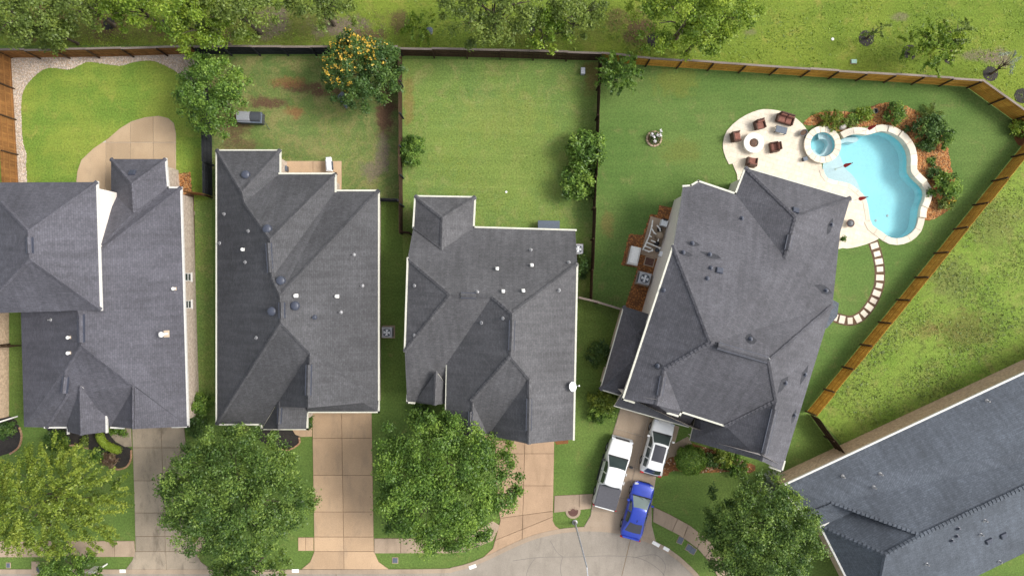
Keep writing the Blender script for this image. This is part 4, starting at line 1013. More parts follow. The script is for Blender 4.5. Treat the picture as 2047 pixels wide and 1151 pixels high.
MT['chip_a'] = plain('orange_chip', (0.36, 0.15, 0.045), 0.9); MT['chip_b'] = plain('brown_chip', (0.16, 0.07, 0.028), 0.9); MT['chip_c'] = plain('pale_chip', (0.42, 0.24, 0.10), 0.9)
tag(scatter('gravel', pxs([(23, 118), (405, 110), (405, 200), (60, 200), (60, 370), (38, 370)]), 9000, (0.03, 0.085), ['stone_a', 'stone_a', 'stone_b', 'stone_c'], [LAWN1], seed=3), 'loose pale gravel along the back and left fence', 'gravel')
tag(scatter('bark_mulch', BED_POOL, 7000, (0.04, 0.13), ['chip_a', 'chip_b', 'chip_c', 'chip_a'], [POOL, inset(POOL, -.5)], 0.35, seed=4), 'orange bark mulch in the curved bed behind the pool', 'mulch')
tag(scatter('bark_mulch', BED_EQ, 2600, (0.03, 0.1), ['chip_a', 'chip_b', 'chip_a'], [], 0.35, seed=5), 'orange bark mulch round the pool pumps beside the house wall', 'mulch')
tag(scatter('bark_mulch', BED_F4, 600, (0.03, 0.1), ['chip_b', 'chip_a', 'stone_b'], [], 0.35, seed=6), 'reddish bark mulch in front of the turned house', 'mulch')
tag(scatter('bark_mulch', BED_H1, 500, (0.04, 0.12), ['chip_a', 'chip_b', 'chip_c'], [], 0.35, seed=7), 'orange bark mulch behind the leftmost patio corner', 'mulch')

# ------------------------------------------------------------------ fences
_panel = {}
def fence(label, pts_px, mat, hgt=1.83, bay=2.4, name='wooden_fence', posts='fence_brown', cap=None, inner=1, group='garden fences'):
    """board fence along ground pixels: parts fence_panel (boards), rail, post per bay"""
    root = empty(name, P(*pts_px[0])); tag(root, label, 'fence', group)
    for a, b in zip(pts_px[:-1], pts_px[1:]):
        A, B = P(*a), P(*b); L = (B - A).length; nb = max(1, round(L / bay)); bl = L / nb
        d = (B - A).normalized(); nrm = Vector((-d.y, d.x, 0)); c = -A
        if nrm.dot(c) < 0: nrm = -nrm
        nrm = nrm * inner
        key = (round(bl, 3), mat, hgt, cap)
        if key not in _panel:
            m = MB(); tints = []
            k = max(2, round(bl / 0.145)); w = bl / k
            for i in range(k):
                y0 = random.uniform(-.006, .006); zt = hgt + random.uniform(-.012, .012)
                m.box(i * w + .003, (i + 1) * w - .003, y0 - .01, y0 + .01, .04, zt); tints += [random.random()] * 6
            _panel[key] = (m, tints); pobj = None
            m2 = MB()
            for z in (0.3, 0.95, 1.55): m2.box(0.0, bl, .022, .06, z - .045, z + .045)
            _panel[key] = (m, tints, m2, [None, None, None, None])
        m, tints, m2, cache = _panel[key]
        ang = math.atan2(d.y, d.x); flip = (nrm.dot(Vector((-d.y, d.x, 0))) < 0)
        for i in range(nb):
            o0 = A + d * (bl * i)
            Mx = Matrix.Translation(o0) @ Matrix.Rotation(ang, 4, 'Z')
            if flip: Mx = Matrix.Translation(o0 + d * bl) @ Matrix.Rotation(ang + math.pi, 4, 'Z')
            Mx = Mx @ Matrix.Rotation(R(random.uniform(-1.3, 1.3)), 4, 'X')
            def put(nm, slot, mb, mt):
                if cache[slot] is None:
                    o = mb.build(nm, mt); cache[slot] = o.data
                    at = o.data.attributes.new('tint', 'FLOAT', 'FACE')
                    tv = tints if slot == 0 else [random.random()] * len(o.data.polygons)
                    at.data.foreach_set('value', np.array(tv, dtype=np.float32))
                else:
                    o = bpy.data.objects.new(nm, cache[slot]); COL.objects.link(o)
                o.parent = root; o.matrix_local = Matrix.Translation(-root.location) @ Mx
                return o
            pn = put('fence_panel', 0, m, MT[mat]); put('rail', 1, m2, MT[mat])
            if cache[2] is None: cache[3] = MB().box(-.05, .05, .062, .16, 0, hgt - .02)
            put('post', 2, cache[3], MT[posts])
            if cap:
                if len(cache) < 6: cache += [None, MB().box(0, bl, -.07, .09, hgt + .015, hgt + .05)]
                put('cap_rail', 4, cache[5], MT[cap])
    return root
fence('brown cedar back fence behind the gravel bordered lawn at left', [(22, 116), (200, 114), (404, 108)], 'fence_cedar', cap='fence_cap')
fence('brown cedar side fence running down the left edge', [(22, 116), (30, 240), (38, 380)], 'fence_cedar')
fence('black stained back fence left of the yellow flowering tree', [(408, 109), (803, 109)], 'fence_dark', posts='fence_dark', cap='fence_cap')
fence('black stained side fence under the round green backyard tree', [(410, 112), (424, 270), (425, 392)], 'fence_dark', posts='fence_dark')
fence('dark brown back fence of the large middle lawn', [(803, 112), (1000, 116), (1197, 122)], 'fence_brown', cap='fence_cap')
fence('dark side fence on the left of the middle lawn', [(803, 112), (804, 300), (805, 470)], 'fence_brown', posts='fence_dark')
fence('dark brown side fence between the middle lawn and the pool garden', [(1197, 122), (1188, 360), (1179, 600)], 'fence_brown')
fence('golden cedar back fence of the pool garden', [(1197, 122), (1290, 131), (1600, 152), (1932, 174)], 'fence_gold', cap='fence_cap')
fence('short golden cedar corner fence at upper right', [(1932, 174), (2024, 240), (2062, 268)], 'fence_gold', cap='fence_cap')
fence('long golden cedar fence slanting down beside the weedy field', [(2062, 268), (1830, 556), (1612, 823)], 'fence_gold')
fence('dark brown fence joining pool house to slate roofed house', [(1618, 827), (1680, 912)], 'fence_brown')
fence('thin brown fence crossing between middle house and pool house', [(1152, 594), (1190, 603), (1246, 620)], 'fence_brown', cap='fence_cap')
fence('short black fence between charcoal house and middle lot side fence', [(758, 402), (803, 404)], 'fence_dark', posts='fence_dark')
fence('short brown fence from middle house corner to its side fence', [(806, 466), (824, 467)], 'fence_brown')
fence('short brown fence piece between the two leftmost houses', [(20, 690), (50, 690)], 'fence_brown')
fence('short cedar fence at the leftmost backyard corner by charcoal house', [(384, 388), (425, 393)], 'fence_cedar')

# ------------------------------------------------------------------ vegetation
def leaf_mesh(name, pos, nor, size, tint, mat, parent, g, aspect=0.55):
    """one diamond shaped leaf (or leaf spray) per point"""
    n = len(pos)
    nor = nor / np.maximum(np.linalg.norm(nor, axis=1, keepdims=True), 1e-6)
    r = g.normal(size=(n, 3)); u = np.cross(nor, r); u /= np.maximum(np.linalg.norm(u, axis=1, keepdims=True), 1e-6)
    v = np.cross(nor, u)
    a = size[:, None]; b = a * aspect
    droop = nor * (a * 0.18)
    co = np.stack([pos - u * a - droop, pos + v * b, pos + u * a - droop, pos - v * b], 1).reshape(-1, 3)
    me = bpy.data.meshes.new(name)
    me.vertices.add(4 * n); me.vertices.foreach_set('co', co.astype(np.float32).ravel())
    me.loops.add(4 * n); me.loops.foreach_set('vertex_index', np.arange(4 * n, dtype=np.int32))
    me.polygons.add(n); me.polygons.foreach_set('loop_start', np.arange(0, 4 * n, 4, dtype=np.int32))
    try: me.polygons.foreach_set('loop_total', np.full(n, 4, dtype=np.int32))
    except Exception: pass
    me.update(calc_edges=True)
    at = me.attributes.new('tint', 'FLOAT', 'FACE'); at.data.foreach_set('value', np.clip(tint, 0, 1).astype(np.float32))
    me.materials.append(MT[mat])
    o = bpy.data.objects.new(name, me); COL.objects.link(o)
    if parent is not None: attach(o, parent)
    return o

def crown(g, c, rx, ry, hz, clump, leaf, style='round', fill=1.7, lobes=0.16, hollow=0.0, per=None, hole=0.0):
    """leaf positions for a crown around c; returns pos, nor, size, tint"""
    nc = max(5, int(fill * rx * ry / clump ** 2))
    ph = g.uniform(0, 6.28, 4)
    # even cover in plan (golden angle), jittered; heights in two uneven storeys
    th = np.arange(nc) * 2.39996 + g.normal(0, .25, nc)
    f = 1 + lobes * (np.sin(3 * th + ph[0]) * .5 + np.sin(5 * th + ph[1]) * .5 + np.sin(8 * th + ph[2]) * .4) + g.normal(0, .03, nc)
    u = np.sqrt(np.clip((np.arange(nc) + .5) / nc + g.normal(0, .03, nc), 0.001, 1))
    rr = np.clip(u * f, 0, 1.2)
    x = rx * rr * np.cos(th) + g.normal(0, .3 * clump, nc); y = ry * rr * np.sin(th) + g.normal(0, .3 * clump, nc)
    dome = np.sqrt(np.clip(1 - np.minimum(rr, 1) ** 2, 0.02, 1))
    z = hz * (dome * np.where(g.uniform(0, 1, nc) < .55, g.uniform(0.75, 1.08, nc), g.uniform(0.15, 0.7, nc)) - 0.25 + .2 * np.sin(2.3 * x + ph[0]) * np.sin(2.1 * y + ph[1]) + .12 * np.sin(4.1 * x + ph[2]) * np.sin(3.7 * y + ph[3])) + g.normal(0, .05, nc) * hz
    cc = np.stack([x, y, z], 1)
    if hole:
        keep = g.uniform(0, 1, nc) > hole; cc = cc[keep]; nc = len(cc); x, y, z, th = x[keep], y[keep], z[keep], th[keep]
    per = per or int(16 * (clump / leaf) ** 1.25)
    cr = clump * g.uniform(0.7, 1.35, nc) * np.where(np.hypot(cc[:, 0] / rx, cc[:, 1] / ry) > .92, .75, 1)
    ct = g.normal(0.47, 0.2, nc)
    ids = np.repeat(np.arange(nc), per); n = len(ids)
    d = g.normal(size=(n, 3)); d /= np.linalg.norm(d, axis=1, keepdims=True)
    loc = g.normal(0, .5, (n, 3)) * cr[ids][:, None]
    loc[:, 2] *= 0.62
    if style == 'feather':      # long sprays reaching outwards and drooping
        ax = np.stack([np.cos(th), np.sin(th), np.full(nc, -.12)], 1) + g.normal(0, .45, (nc, 3)) * (1, 1, .3)
        ax /= np.linalg.norm(ax, axis=1, keepdims=True)
        t = g.uniform(-1, 1.25, n)
        loc = loc * 0.42 + ax[ids] * (t * cr[ids] * 1.45)[:, None]
        loc[:, 2] -= 0.18 * t ** 2 * cr[ids]
    pos = cc[ids] + loc
    nor = loc / cr[ids][:, None] * 0.5 + np.array([0, 0, 0.7]) + g.normal(0, .55, (n, 3))
    size = leaf * g.uniform(0.7, 1.35, n)
    tint = ct[ids] + g.normal(0, .17, n)
    return pos + np.array(c), nor, size, tint

def tree(name, label, px, py, rpx, hgt, mat='leaf_oak', rpy=None, style='round', clump=0.55, leaf=0.15, fill=1.7, lobes=0.16, group=None, cat='tree', trunk=True, seed=0, zc=None, hz=None, bloom=None, hole=0.0, per=None, tr=None, trunk_px=None):
    g = np.random.default_rng(1000 + seed)
    zc = hgt * 0.62 if zc is None else zc
    C = P(px, py, zc); k = (H - zc) / H / S
    rx, ry = rpx * k, (rpy or rpx) * k
    hz = (hgt - zc) / 0.75 if hz is None else hz
    B = Vector((C.x, C.y, 0)) if trunk_px is None else P(*trunk_px)
    root = empty(name, B); tag(root, label, cat, group)
    pos, nor, size, tint = crown(g, C, rx, ry, hz, clump, leaf, style, fill, lobes, per=per, hole=hole)
    pos[:, 2] = np.maximum(pos[:, 2], 0.06)
    leaf_mesh('crown' if cat == 'tree' else 'foliage', pos, nor, size, tint, mat, root, g)
    if bloom:
        bm, bn, off = bloom
        i = g.choice(np.where(pos[:, 2] > np.quantile(pos[:, 2], .35))[0], bn)
        ang = np.array(off); w = ((pos[i] - np.array(C))[:, :2] @ ang) > -0.1 * rx + g.normal(0, .25, bn) * rx * .8
        i = i[w]
        reps = 6
        bp = np.repeat(pos[i], reps, 0) + g.normal(0, .07, (len(i) * reps, 3)) + (0, 0, .2)
        leaf_mesh('flowers', bp, g.normal(size=bp.shape) + (0, 0, 1.2), g.uniform(.05, .1, len(bp)), g.uniform(0, 1, len(bp)), bm, root, g, 0.8)['kind'] = 'stuff'
    if trunk:
        m = MB(); t0 = tr or max(0.04, hgt * 0.022)
        top = Vector((C.x, C.y, zc + hz * 0.25)); mid = B.lerp(top, 0.42) + Vector((g.normal(0, .08), g.normal(0, .08), 0))
        m.tube(B - Vector((0, 0, .02)), B + Vector((0, 0, .25)), t0 * 1.5, t0 * 1.1, 9); m.tube(B + Vector((0, 0, .25)), mid, t0 * 1.1, t0 * .85, 9); m.tube(mid, top, t0 * .85, t0 * .3, 7)
        nb = 9 if hgt > 3 else 4
        for i in range(nb):
            a = 6.283 * i / nb + g.uniform(-.3, .3); s = B.lerp(mid, g.uniform(.75, 1)) if i % 2 else mid.lerp(top, g.uniform(.05, .6))
            e = Vector((C.x + rx * .72 * math.cos(a), C.y + ry * .72 * math.sin(a), zc + hz * g.uniform(-.05, .35)))
            h1 = s.lerp(e, .5) + Vector((0, 0, .12 * hz))
            m.tube(s, h1, t0 * .5, t0 * .3, 6); m.tube(h1, e, t0 * .3, t0 * .08, 5)
            e2 = h1 + (e - h1) * .8 + Vector((g.normal(0, .4), g.normal(0, .4), .2)) * rx * .25
            m.tube(h1, e2, t0 * .2, t0 * .06, 5)
        m.build('trunk' if cat == 'tree' else 'stem', MT['bark'], root)
    return root

FG, BG, PB, HB = 'front garden trees', 'trees on the common land behind the fences', 'plants in the pool bed', 'shrubs by the houses'
tree('elm_tree', 'feathery yellow green tree in the leftmost front garden', 98, 1000, 142, 7.0, 'leaf_elm', 104, 'feather', 0.5, 0.085, 2.6, 0.12, FG, seed=1)
tree('oak_tree', 'big dense oak between the first and second driveways', 468, 986, 142, 8.0, 'leaf_oak', 130, 'round', 0.55, 0.09, 3.4, 0.09, FG, seed=2)
tree('oak_tree', 'broad bright green oak in front of the middle house', 888, 962, 142, 7.5, 'leaf_fresh', 138, 'round', 0.55, 0.09, 3.4, 0.09, FG, seed=3)
tree('oak_tree', 'dark round oak beside the slate house at the bottom', 1522, 1072, 112, 8.0, 'leaf_oak', 112, 'round', 0.45, 0.085, 3.4, 0.06, FG, seed=4)
tree('young_oak', 'small oak at the bottom edge right of the first driveway', 500, 1140, 72, 5.0, 'leaf_oak', 50, 'round', 0.45, 0.09, 2.7, 0.2, FG, seed=5)
tree('young_tree', 'small bright tree on the grass verge at lower left', 140, 1138, 52, 3.6, 'leaf_fresh', 42, 'round', 0.36, 0.085, 2.7, 0.2, FG, seed=6)
tree('backyard_tree', 'round green tree over the black side fence of the leftmost yard', 422, 188, 66, 5.5, 'leaf_fresh', 76, 'round', 0.42, 0.09, 2.8, 0.1, None, seed=7)
tree('flowering_tree', 'tree covered in golden yellow flowers at the back fence', 722, 142, 80, 4.8, 'leaf_dark', 72, 'round', 0.4, 0.09, 2.8, 0.1, None, seed=8, bloom=('bloom', 330, (-.5, .85)))
back = [(40, 32, 95, 7.5, 'leaf_olive', 60, 'leftmost olive green tree behind the cedar fence'), (165, 10, 70, 6.5, 'leaf_olive', 45, 'olive tree at the top left, second from the left corner'),
        (275, 15, 75, 6.5, 'leaf_lime', 40, 'yellow green tree at the top edge behind the gravel bed'), (405, 45, 72, 7.5, 'leaf_lime', 62, 'bright yellowish tree leaning over the join of cedar and black fences'),
        (470, 15, 85, 8.0, 'leaf_olive', 58, 'big olive tree at the top edge behind the round backyard tree'), (640, 8, 80, 6.5, 'leaf_olive', 34, 'low olive tree at the top edge left of the flowering tree'),
        (110, 62, 45, 4.5, 'leaf_olive', 30, 'low olive tree against the cedar fence at top left'), (985, 22, 105, 8.0, 'leaf_olive', 62, 'wide olive tree behind the left half of the middle lawn'), (1090, 62, 50, 5.5, 'leaf_lime', 34, 'small yellow green tree touching the middle back fence'),
        (1150, 28, 60, 6.5, 'leaf_olive', 42, 'olive tree just right of the small yellow green tree'), (1385, 22, 122, 8.5, 'leaf_lime', 72, 'large bright green tree behind the pool garden fence'),
        (1400, 70, 48, 6.0, 'leaf_lime', 34, 'low bright limb tree below the large bright tree at top')]
for i, (x, y, r, hh, mt, ry, lab) in enumerate(back):
    tree('common_tree', lab, x, y, r, hh, mt, ry, 'round', 0.48, 0.1, 2.4, 0.18, BG, seed=20 + i, hole=0.04)
tree('sapling', 'little yellow green sapling with a bin behind the middle lawn corner', 836, 55, 28, 2.8, 'leaf_lime', 32, 'feather', 0.3, 0.1, 1.4, 0.2, BG, seed=40)
tree('sapling', 'thin sapling spreading right of the two black mulch rings', 1865, 95, 52, 4.5, 'leaf_lime', 42, 'feather', 0.36, 0.1, 1.9, 0.25, BG, seed=41, hole=0.1, trunk_px=(1819, 106))
tree('sapling', 'sparse leaning sapling between the right mulch rings at top', 1905, 70, 26, 4.8, 'leaf_olive', 30, 'feather', 0.32, 0.1, 1.4, 0.3, BG, seed=42, hole=0.2, trunk_px=(1897, 118))
tree('sapling', 'nearly bare sapling in the leftmost black mulch ring', 1748, 66, 18, 3.6, 'leaf_olive', 14, 'feather', 0.25, 0.08, 0.5, 0.3, BG, seed=43, hole=0.3, trunk_px=(1732, 77))
tree('sapling', 'grey leafless looking sapling in the mulch ring by the fence corner', 2010, 125, 26, 3.6, 'leaf_pale', 22, 'feather', 0.25, 0.06, 0.35, 0.3, BG, seed=44, hole=0.4, trunk_px=(1980, 148))
tree('tall_shrub', 'green corner shrub tree between the two middle back fences', 1238, 145, 37, 3.0, 'leaf_fresh', 40, 'feather', 0.36, 0.11, 2.2, 0.12, None, seed=45)
def shrub(label, px, py, r, hgt, mat, ry=None, seed=0, group=HB, style='round', name='shrub', **kw):
    a = dict(clump=0.26, leaf=0.075, fill=3.0, lobes=0.08, cat='shrub', zc=hgt * .45, hz=hgt * .62, tr=.03); a.update(kw)
    return tree(name, label, px, py, r, hgt, mat, ry, style, group=group, seed=100 + seed, **a)
shrub('round shrub at the left side fence of the middle lawn', 823, 300, 24, 1.7, 'leaf_fresh', 30, 1)
shrub('upper of two round shrubs on the middle lawn right fence', 1172, 298, 38, 2.4, 'leaf_fresh', 38, 2, clump=.36, leaf=.11)
shrub('lower of two round shrubs on the middle lawn right fence', 1155, 366, 33, 2.2, 'leaf_fresh', 34, 3, clump=.36, leaf=.11)
shrub('dark shrub squeezed between middle house and its fence', 1163, 532, 11, 1.4, 'leaf_dark', 24, 4)
shrub('dark green shrub left of the low side roof of the pool house', 1198, 708, 23, 1.6, 'leaf_dark', 25, 5)
shrub('olive shrub left of the garage of the pool house', 1208, 800, 32, 1.6, 'leaf_elm', 20, 6)
shrub('leafy shrub under the olive one left of that garage', 1203, 826, 24, 1.3, 'leaf_fresh', 18, 7)
shrub('yellow green small shrub right of the clipped round bush', 1446, 915, 19, 1.0, 'leaf_elm', 15, 9)
shrub('loose spiky shrub near the right front corner of the turned house', 1470, 930, 25, 1.0, 'leaf_fresh', 17, 10, style='feather')
shrub('dark low shrub tucked between round bush and yellow shrub', 1420, 922, 12, .8, 'leaf_dark', 14, 11)
shrub('pale silvery grass clump at the corner of the slate house', 1546, 972, 24, 1.2, 'leaf_pale', 24, 12, style='feather', leaf=.07)
shrub('glossy shrub at the front corner between first and second house', 402, 806, 20, 1.5, 'leaf_fresh', 22, 13)
shrub('dark hedge shrub below the glossy corner shrub', 390, 848, 18, 1.2, 'leaf_dark', 24, 14)
shrub('dark loose shrub in the black mulch under the left front window', 112, 882, 26, 1.2, 'leaf_dark', 16, 15)
shrub('small grey green shrub in the middle of the black mulch', 168, 882, 9, .6, 'leaf_olive', 8, 16)
shrub('green low shrub left of the lime hedge', 196, 908, 12, .7, 'leaf_fresh', 10, 17)
shrub('reddish twiggy shrub at the end of the black mulch', 218, 918, 17, .7, 'leaf_red', 13, 18)
shrub('small low plant beside the front walk of the leftmost house', 240, 862, 15, .5, 'leaf_fresh', 7, 19)
shrub('low green bush in the mulch circle at the left edge', 10, 858, 18, .9, 'leaf_dark', 14, 20)
shrub('small dark bush beside the second house porch corner', 618, 845, 5, .8, 'leaf_dark', 10, 21)
shrub('dark green shrub in the shade left of the middle house gable', 845, 815, 20, 1.5, 'leaf_dark', 14, 22)
shrub('low ground plant by the front walk of the middle house', 960, 890, 22, .6, 'leaf_dark', 12, 23)
shrub('yellow green ornamental grass at the left end of the pool bed', 1664, 240, 24, .9, 'leaf_elm', 16, 30, PB, 'feather', leaf=.06)
shrub('variegated pale shrub in the pool bed beside the black pot', 1728, 228, 15, .8, 'leaf_lime', 12, 31, PB)
shrub('dark small shrub left of the variegated one', 1708, 238, 9, .6, 'leaf_fresh', 9, 32, PB)
shrub('little round plant above the red folded umbrella', 1697, 247, 9, .4, 'leaf_olive', 6, 33, PB)
shrub('bright green round shrub behind the top of the pool', 1788, 226, 20, 1.2, 'leaf_fresh', 20, 34, PB)
shrub('large dark shrub at the upper right of the pool bed', 1858, 256, 30, 1.8, 'leaf_dark', 26, 35, PB, clump=.34, leaf=.1)
shrub('leafy shrub joined to the right of the large dark shrub', 1885, 276, 19, 1.5, 'leaf_fresh', 18, 36, PB)
shrub('grey green misty plant above the large dark shrub', 1862, 228, 18, 1.0, 'leaf_olive', 12, 37, PB, style='feather', leaf=.05)
shrub('blue green low juniper below the large dark shrub', 1852, 291, 15, .6, 'leaf_dark', 11, 38, PB)
shrub('tiny green plant alone in the bare bark mulch', 1863, 323, 7, .4, 'leaf_fresh', 5, 39, PB)
shrub('blue green low juniper above the big lower right shrub', 1866, 346, 13, .6, 'leaf_dark', 10, 40, PB)
shrub('big round shrub at the lower right of the pool bed', 1890, 371, 28, 1.6, 'leaf_fresh', 24, 41, PB, clump=.34, leaf=.1)
shrub('small yellow flowering plant at the lower end of the pool bed', 1892, 406, 15, .7, 'leaf_olive', 11, 42, PB, bloom=('bloom', 14, (1, 0)))
shrub('green shrub in the mulched right fence corner', 2040, 254, 17, 1.3, 'leaf_lime', 16, 43, None)
hd = empty('clipped_hedge', P(205, 885)); tag(hd, 'clipped lime green hedge curving through the black mulch', 'hedge')
g = np.random.default_rng(77); hp = np.array([P(x, y, .6) for x, y in smooth_poly([(199, 870), (204, 881), (214, 890), (226, 896), (235, 899)], 6, False)])
i = g.integers(0, len(hp), 5200); d = g.normal(size=(5200, 3)); d /= np.linalg.norm(d, axis=1, keepdims=True); d[:, 2] = np.abs(d[:, 2]) * 1.2 - .35
hh = hp[i] + d * np.array([.36, .36, .36]) * g.uniform(.85, 1.02, (5200, 1)); leaf_mesh('foliage', hh, d + g.normal(0, .35, d.shape), g.uniform(.03, .06, 5200), g.normal(.75, .15, 5200), 'leaf_lime', hd, g)
m = MB()
for q in hp[::3]: m.tube((q[0], q[1], 0), (q[0], q[1], .7), .025, .015, 6)
m.build('stem', MT['bark'], hd)

def ball(label, px, py, r, hgt, mat, n, seed):
    g = np.random.default_rng(seed); C = P(px, py, hgt * .5); k = (H - hgt * .5) / H / S
    o = empty('clipped_bush', (C.x, C.y, 0)); tag(o, label, 'shrub', HB)
    d = g.normal(size=(n, 3)); d /= np.linalg.norm(d, axis=1, keepdims=True)
    lump = 1 + .05 * np.sin(d[:, :1] * 9 + 2 * d[:, 1:2]) + .05 * np.sin(d[:, 1:2] * 11 + 1) + g.normal(0, .04, (n, 1))
    p = np.array(C) + d * lump * np.array([r * k, r * k, hgt * .52]) * g.uniform(.86, 1.03, (n, 1)); p[:, 2] = np.maximum(p[:, 2], .05)
    leaf_mesh('foliage', p, d + g.normal(0, .45, d.shape), g.uniform(.035, .08, n), g.normal(.55, .2, n), mat, o, g)
    MB().tube((C.x, C.y, 0), (C.x, C.y, hgt * .8), .06, .02, 8).build('stem', MT['bark'], o)
ball('large clipped round bush in front of the turned house', 1380, 919, 30, 1.8, 'leaf_fresh', 9000, 61)

# rough grass: many small tufts on the common land, the field and along fences
def tufts(name, poly, n, size, mat, seed, label, tint=(.5, .2), holes=()):
    g = np.random.default_rng(seed); a = np.array(poly); lo, hi = a.min(0), a.max(0)
    x = g.uniform(lo[0], hi[0], n * 3); y = g.uniform(lo[1], hi[1], n * 3)
    k = inside(list(map(tuple, poly)), x, y)
    for hh in holes: k &= ~inside(list(map(tuple, hh)), x, y)
    k &= (np.sin(x * .9 + 2 * np.sin(y * .6)) + np.sin(y * 1.3 + 1.5 * np.sin(x * .7)) + g.normal(0, .9, len(x))) > -0.3
    x, y = x[k][:n], y[k][:n]; m = len(x)
    s = g.uniform(size[0], size[1], m) * (0.5 + g.uniform(0, 1, m) ** 2)
    pos = np.stack([x, y, s * .45], 1); nor = g.normal(0, .45, (m, 3)) + (0, 0, 1.0)
    t = g.normal(tint[0], tint[1], m) + .25 * np.sin(x * .5) * np.sin(y * .4)
    o = leaf_mesh(name, pos, nor, s, t, mat, None, g, .4); tag(o, label, 'grass', kind='stuff')
tufts('grass', pxs([(-20, -10), (2067, -10), (2067, 230), (1950, 165), (1290, 112), (800, 97), (-20, 98)]), 26000, (.03, .09), 'leaf_lime', 201, 'rough tufted grass on the common land behind the fences')
tufts('grass', pxs([(2060, 290), (1640, 822), (1690, 900), (2060, 735)]), 22000, (.03, .09), 'leaf_olive', 202, 'weedy tufted grass in the field right of the golden fence')
tufts('grass', LAWN1, 12000, (.02, .05), 'leaf_lime', 203, 'short bright lawn grass in the gravel bordered yard', (.45, .15), [pxs(pat1)])
tufts('grass', pxs([(808, 122), (1190, 128), (1182, 455), (955, 450), (948, 392), (808, 392)]), 14000, (.02, .05), 'leaf_elm', 204, 'mown lawn grass of the middle lot', (.5, .2))
tufts('grass', pxs([(430, 116), (800, 116), (800, 378), (690, 378), (690, 318), (565, 318), (565, 296), (430, 296)]), 12000, (.02, .05), 'leaf_elm', 205, 'thin worn lawn grass behind the charcoal house', (.35, .2))

# ------------------------------------------------------------------ vehicles
MT['paint_white'] = paint('white_car_paint', (0.74, 0.75, 0.75)); MT['paint_blue'] = paint('blue_car_paint', (0.012, 0.045, 0.42), 0.28, 0.8, 0.25)
MT['car_glass'] = plain('car_glass', (0.035, 0.05, 0.05), 0.06, 0.8, amp=0.0); MT['glass_green'] = plain('tinted_windscreen', (0.16, 0.21, 0.19), 0.08, 0.8, amp=0.0)
MT['roof_glass'] = plain('sunroof_glass', (0.045, 0.045, 0.055), 0.25, 0.5, amp=0.0); MT['rubber'] = plain('tyre_rubber', (0.018, 0.018, 0.018), 0.85)
MT['alloy'] = plain('alloy_rim', (0.35, 0.35, 0.36), 0.35, 0.5, 0.8); MT['vinyl'] = plain('black_vinyl_cover', (0.07, 0.07, 0.082), 0.6); MT['lamp_red'] = plain('tail_lamp_red', (0.4, 0.02, 0.02), 0.25)
MT['lamp_clear'] = plain('head_lamp', (0.5, 0.52, 0.55), 0.15, 0.7); MT['chrome'] = plain('grey_bumper', (0.4, 0.4, 0.4), 0.3, 0.5, 0.6); MT['interior'] = plain('dark_interior', (0.02, 0.02, 0.022), 0.8)

def loft(stations, sect, name, mat, root, sub=2):
    """stations: (y, half width, top z); sect(w, zt) -> half section from sill to crown"""
    rows = []
    for y, w, zt in stations:
        half = sect(w, zt); rows.append([(x, y, z) for x, z in half] + [(-x, y, z) for x, z in reversed(half[:-1])])
    n = len(rows[0]); vs = [p for r in rows for p in r]; fs = []
    for i in range(len(rows) - 1):
        for j in range(n):
            k = (j + 1) % n; fs.append((i * n + j, i * n + k, (i + 1) * n + k, (i + 1) * n + j))
    fs += [tuple(range(n)), tuple(reversed(range((len(rows) - 1) * n, len(rows) * n)))]
    me = bpy.data.meshes.new(name); me.from_pydata(vs, [], fs)
    bm = bmesh.new(); bm.from_mesh(me); bmesh.ops.recalc_face_normals(bm, faces=bm.faces); bm.to_mesh(me); bm.free()
    me.materials.append(mat); me.polygons.foreach_set('use_smooth', np.ones(len(me.polygons), dtype=bool))
    o = bpy.data.objects.new(name, me); COL.objects.link(o); o.parent = root
    md = o.modifiers.new('s', 'SUBSURF'); md.levels = md.render_levels = sub
    return o
def body_sect(w, zt):
    return [(.0, .24), (.82 * w, .24), (.95 * w, .34), (w, .52), (.995 * w, .70), (.96 * w, max(.75, zt - .1)), (.86 * w, zt - .015), (.45 * w, zt + .015), (0, zt + .025)]
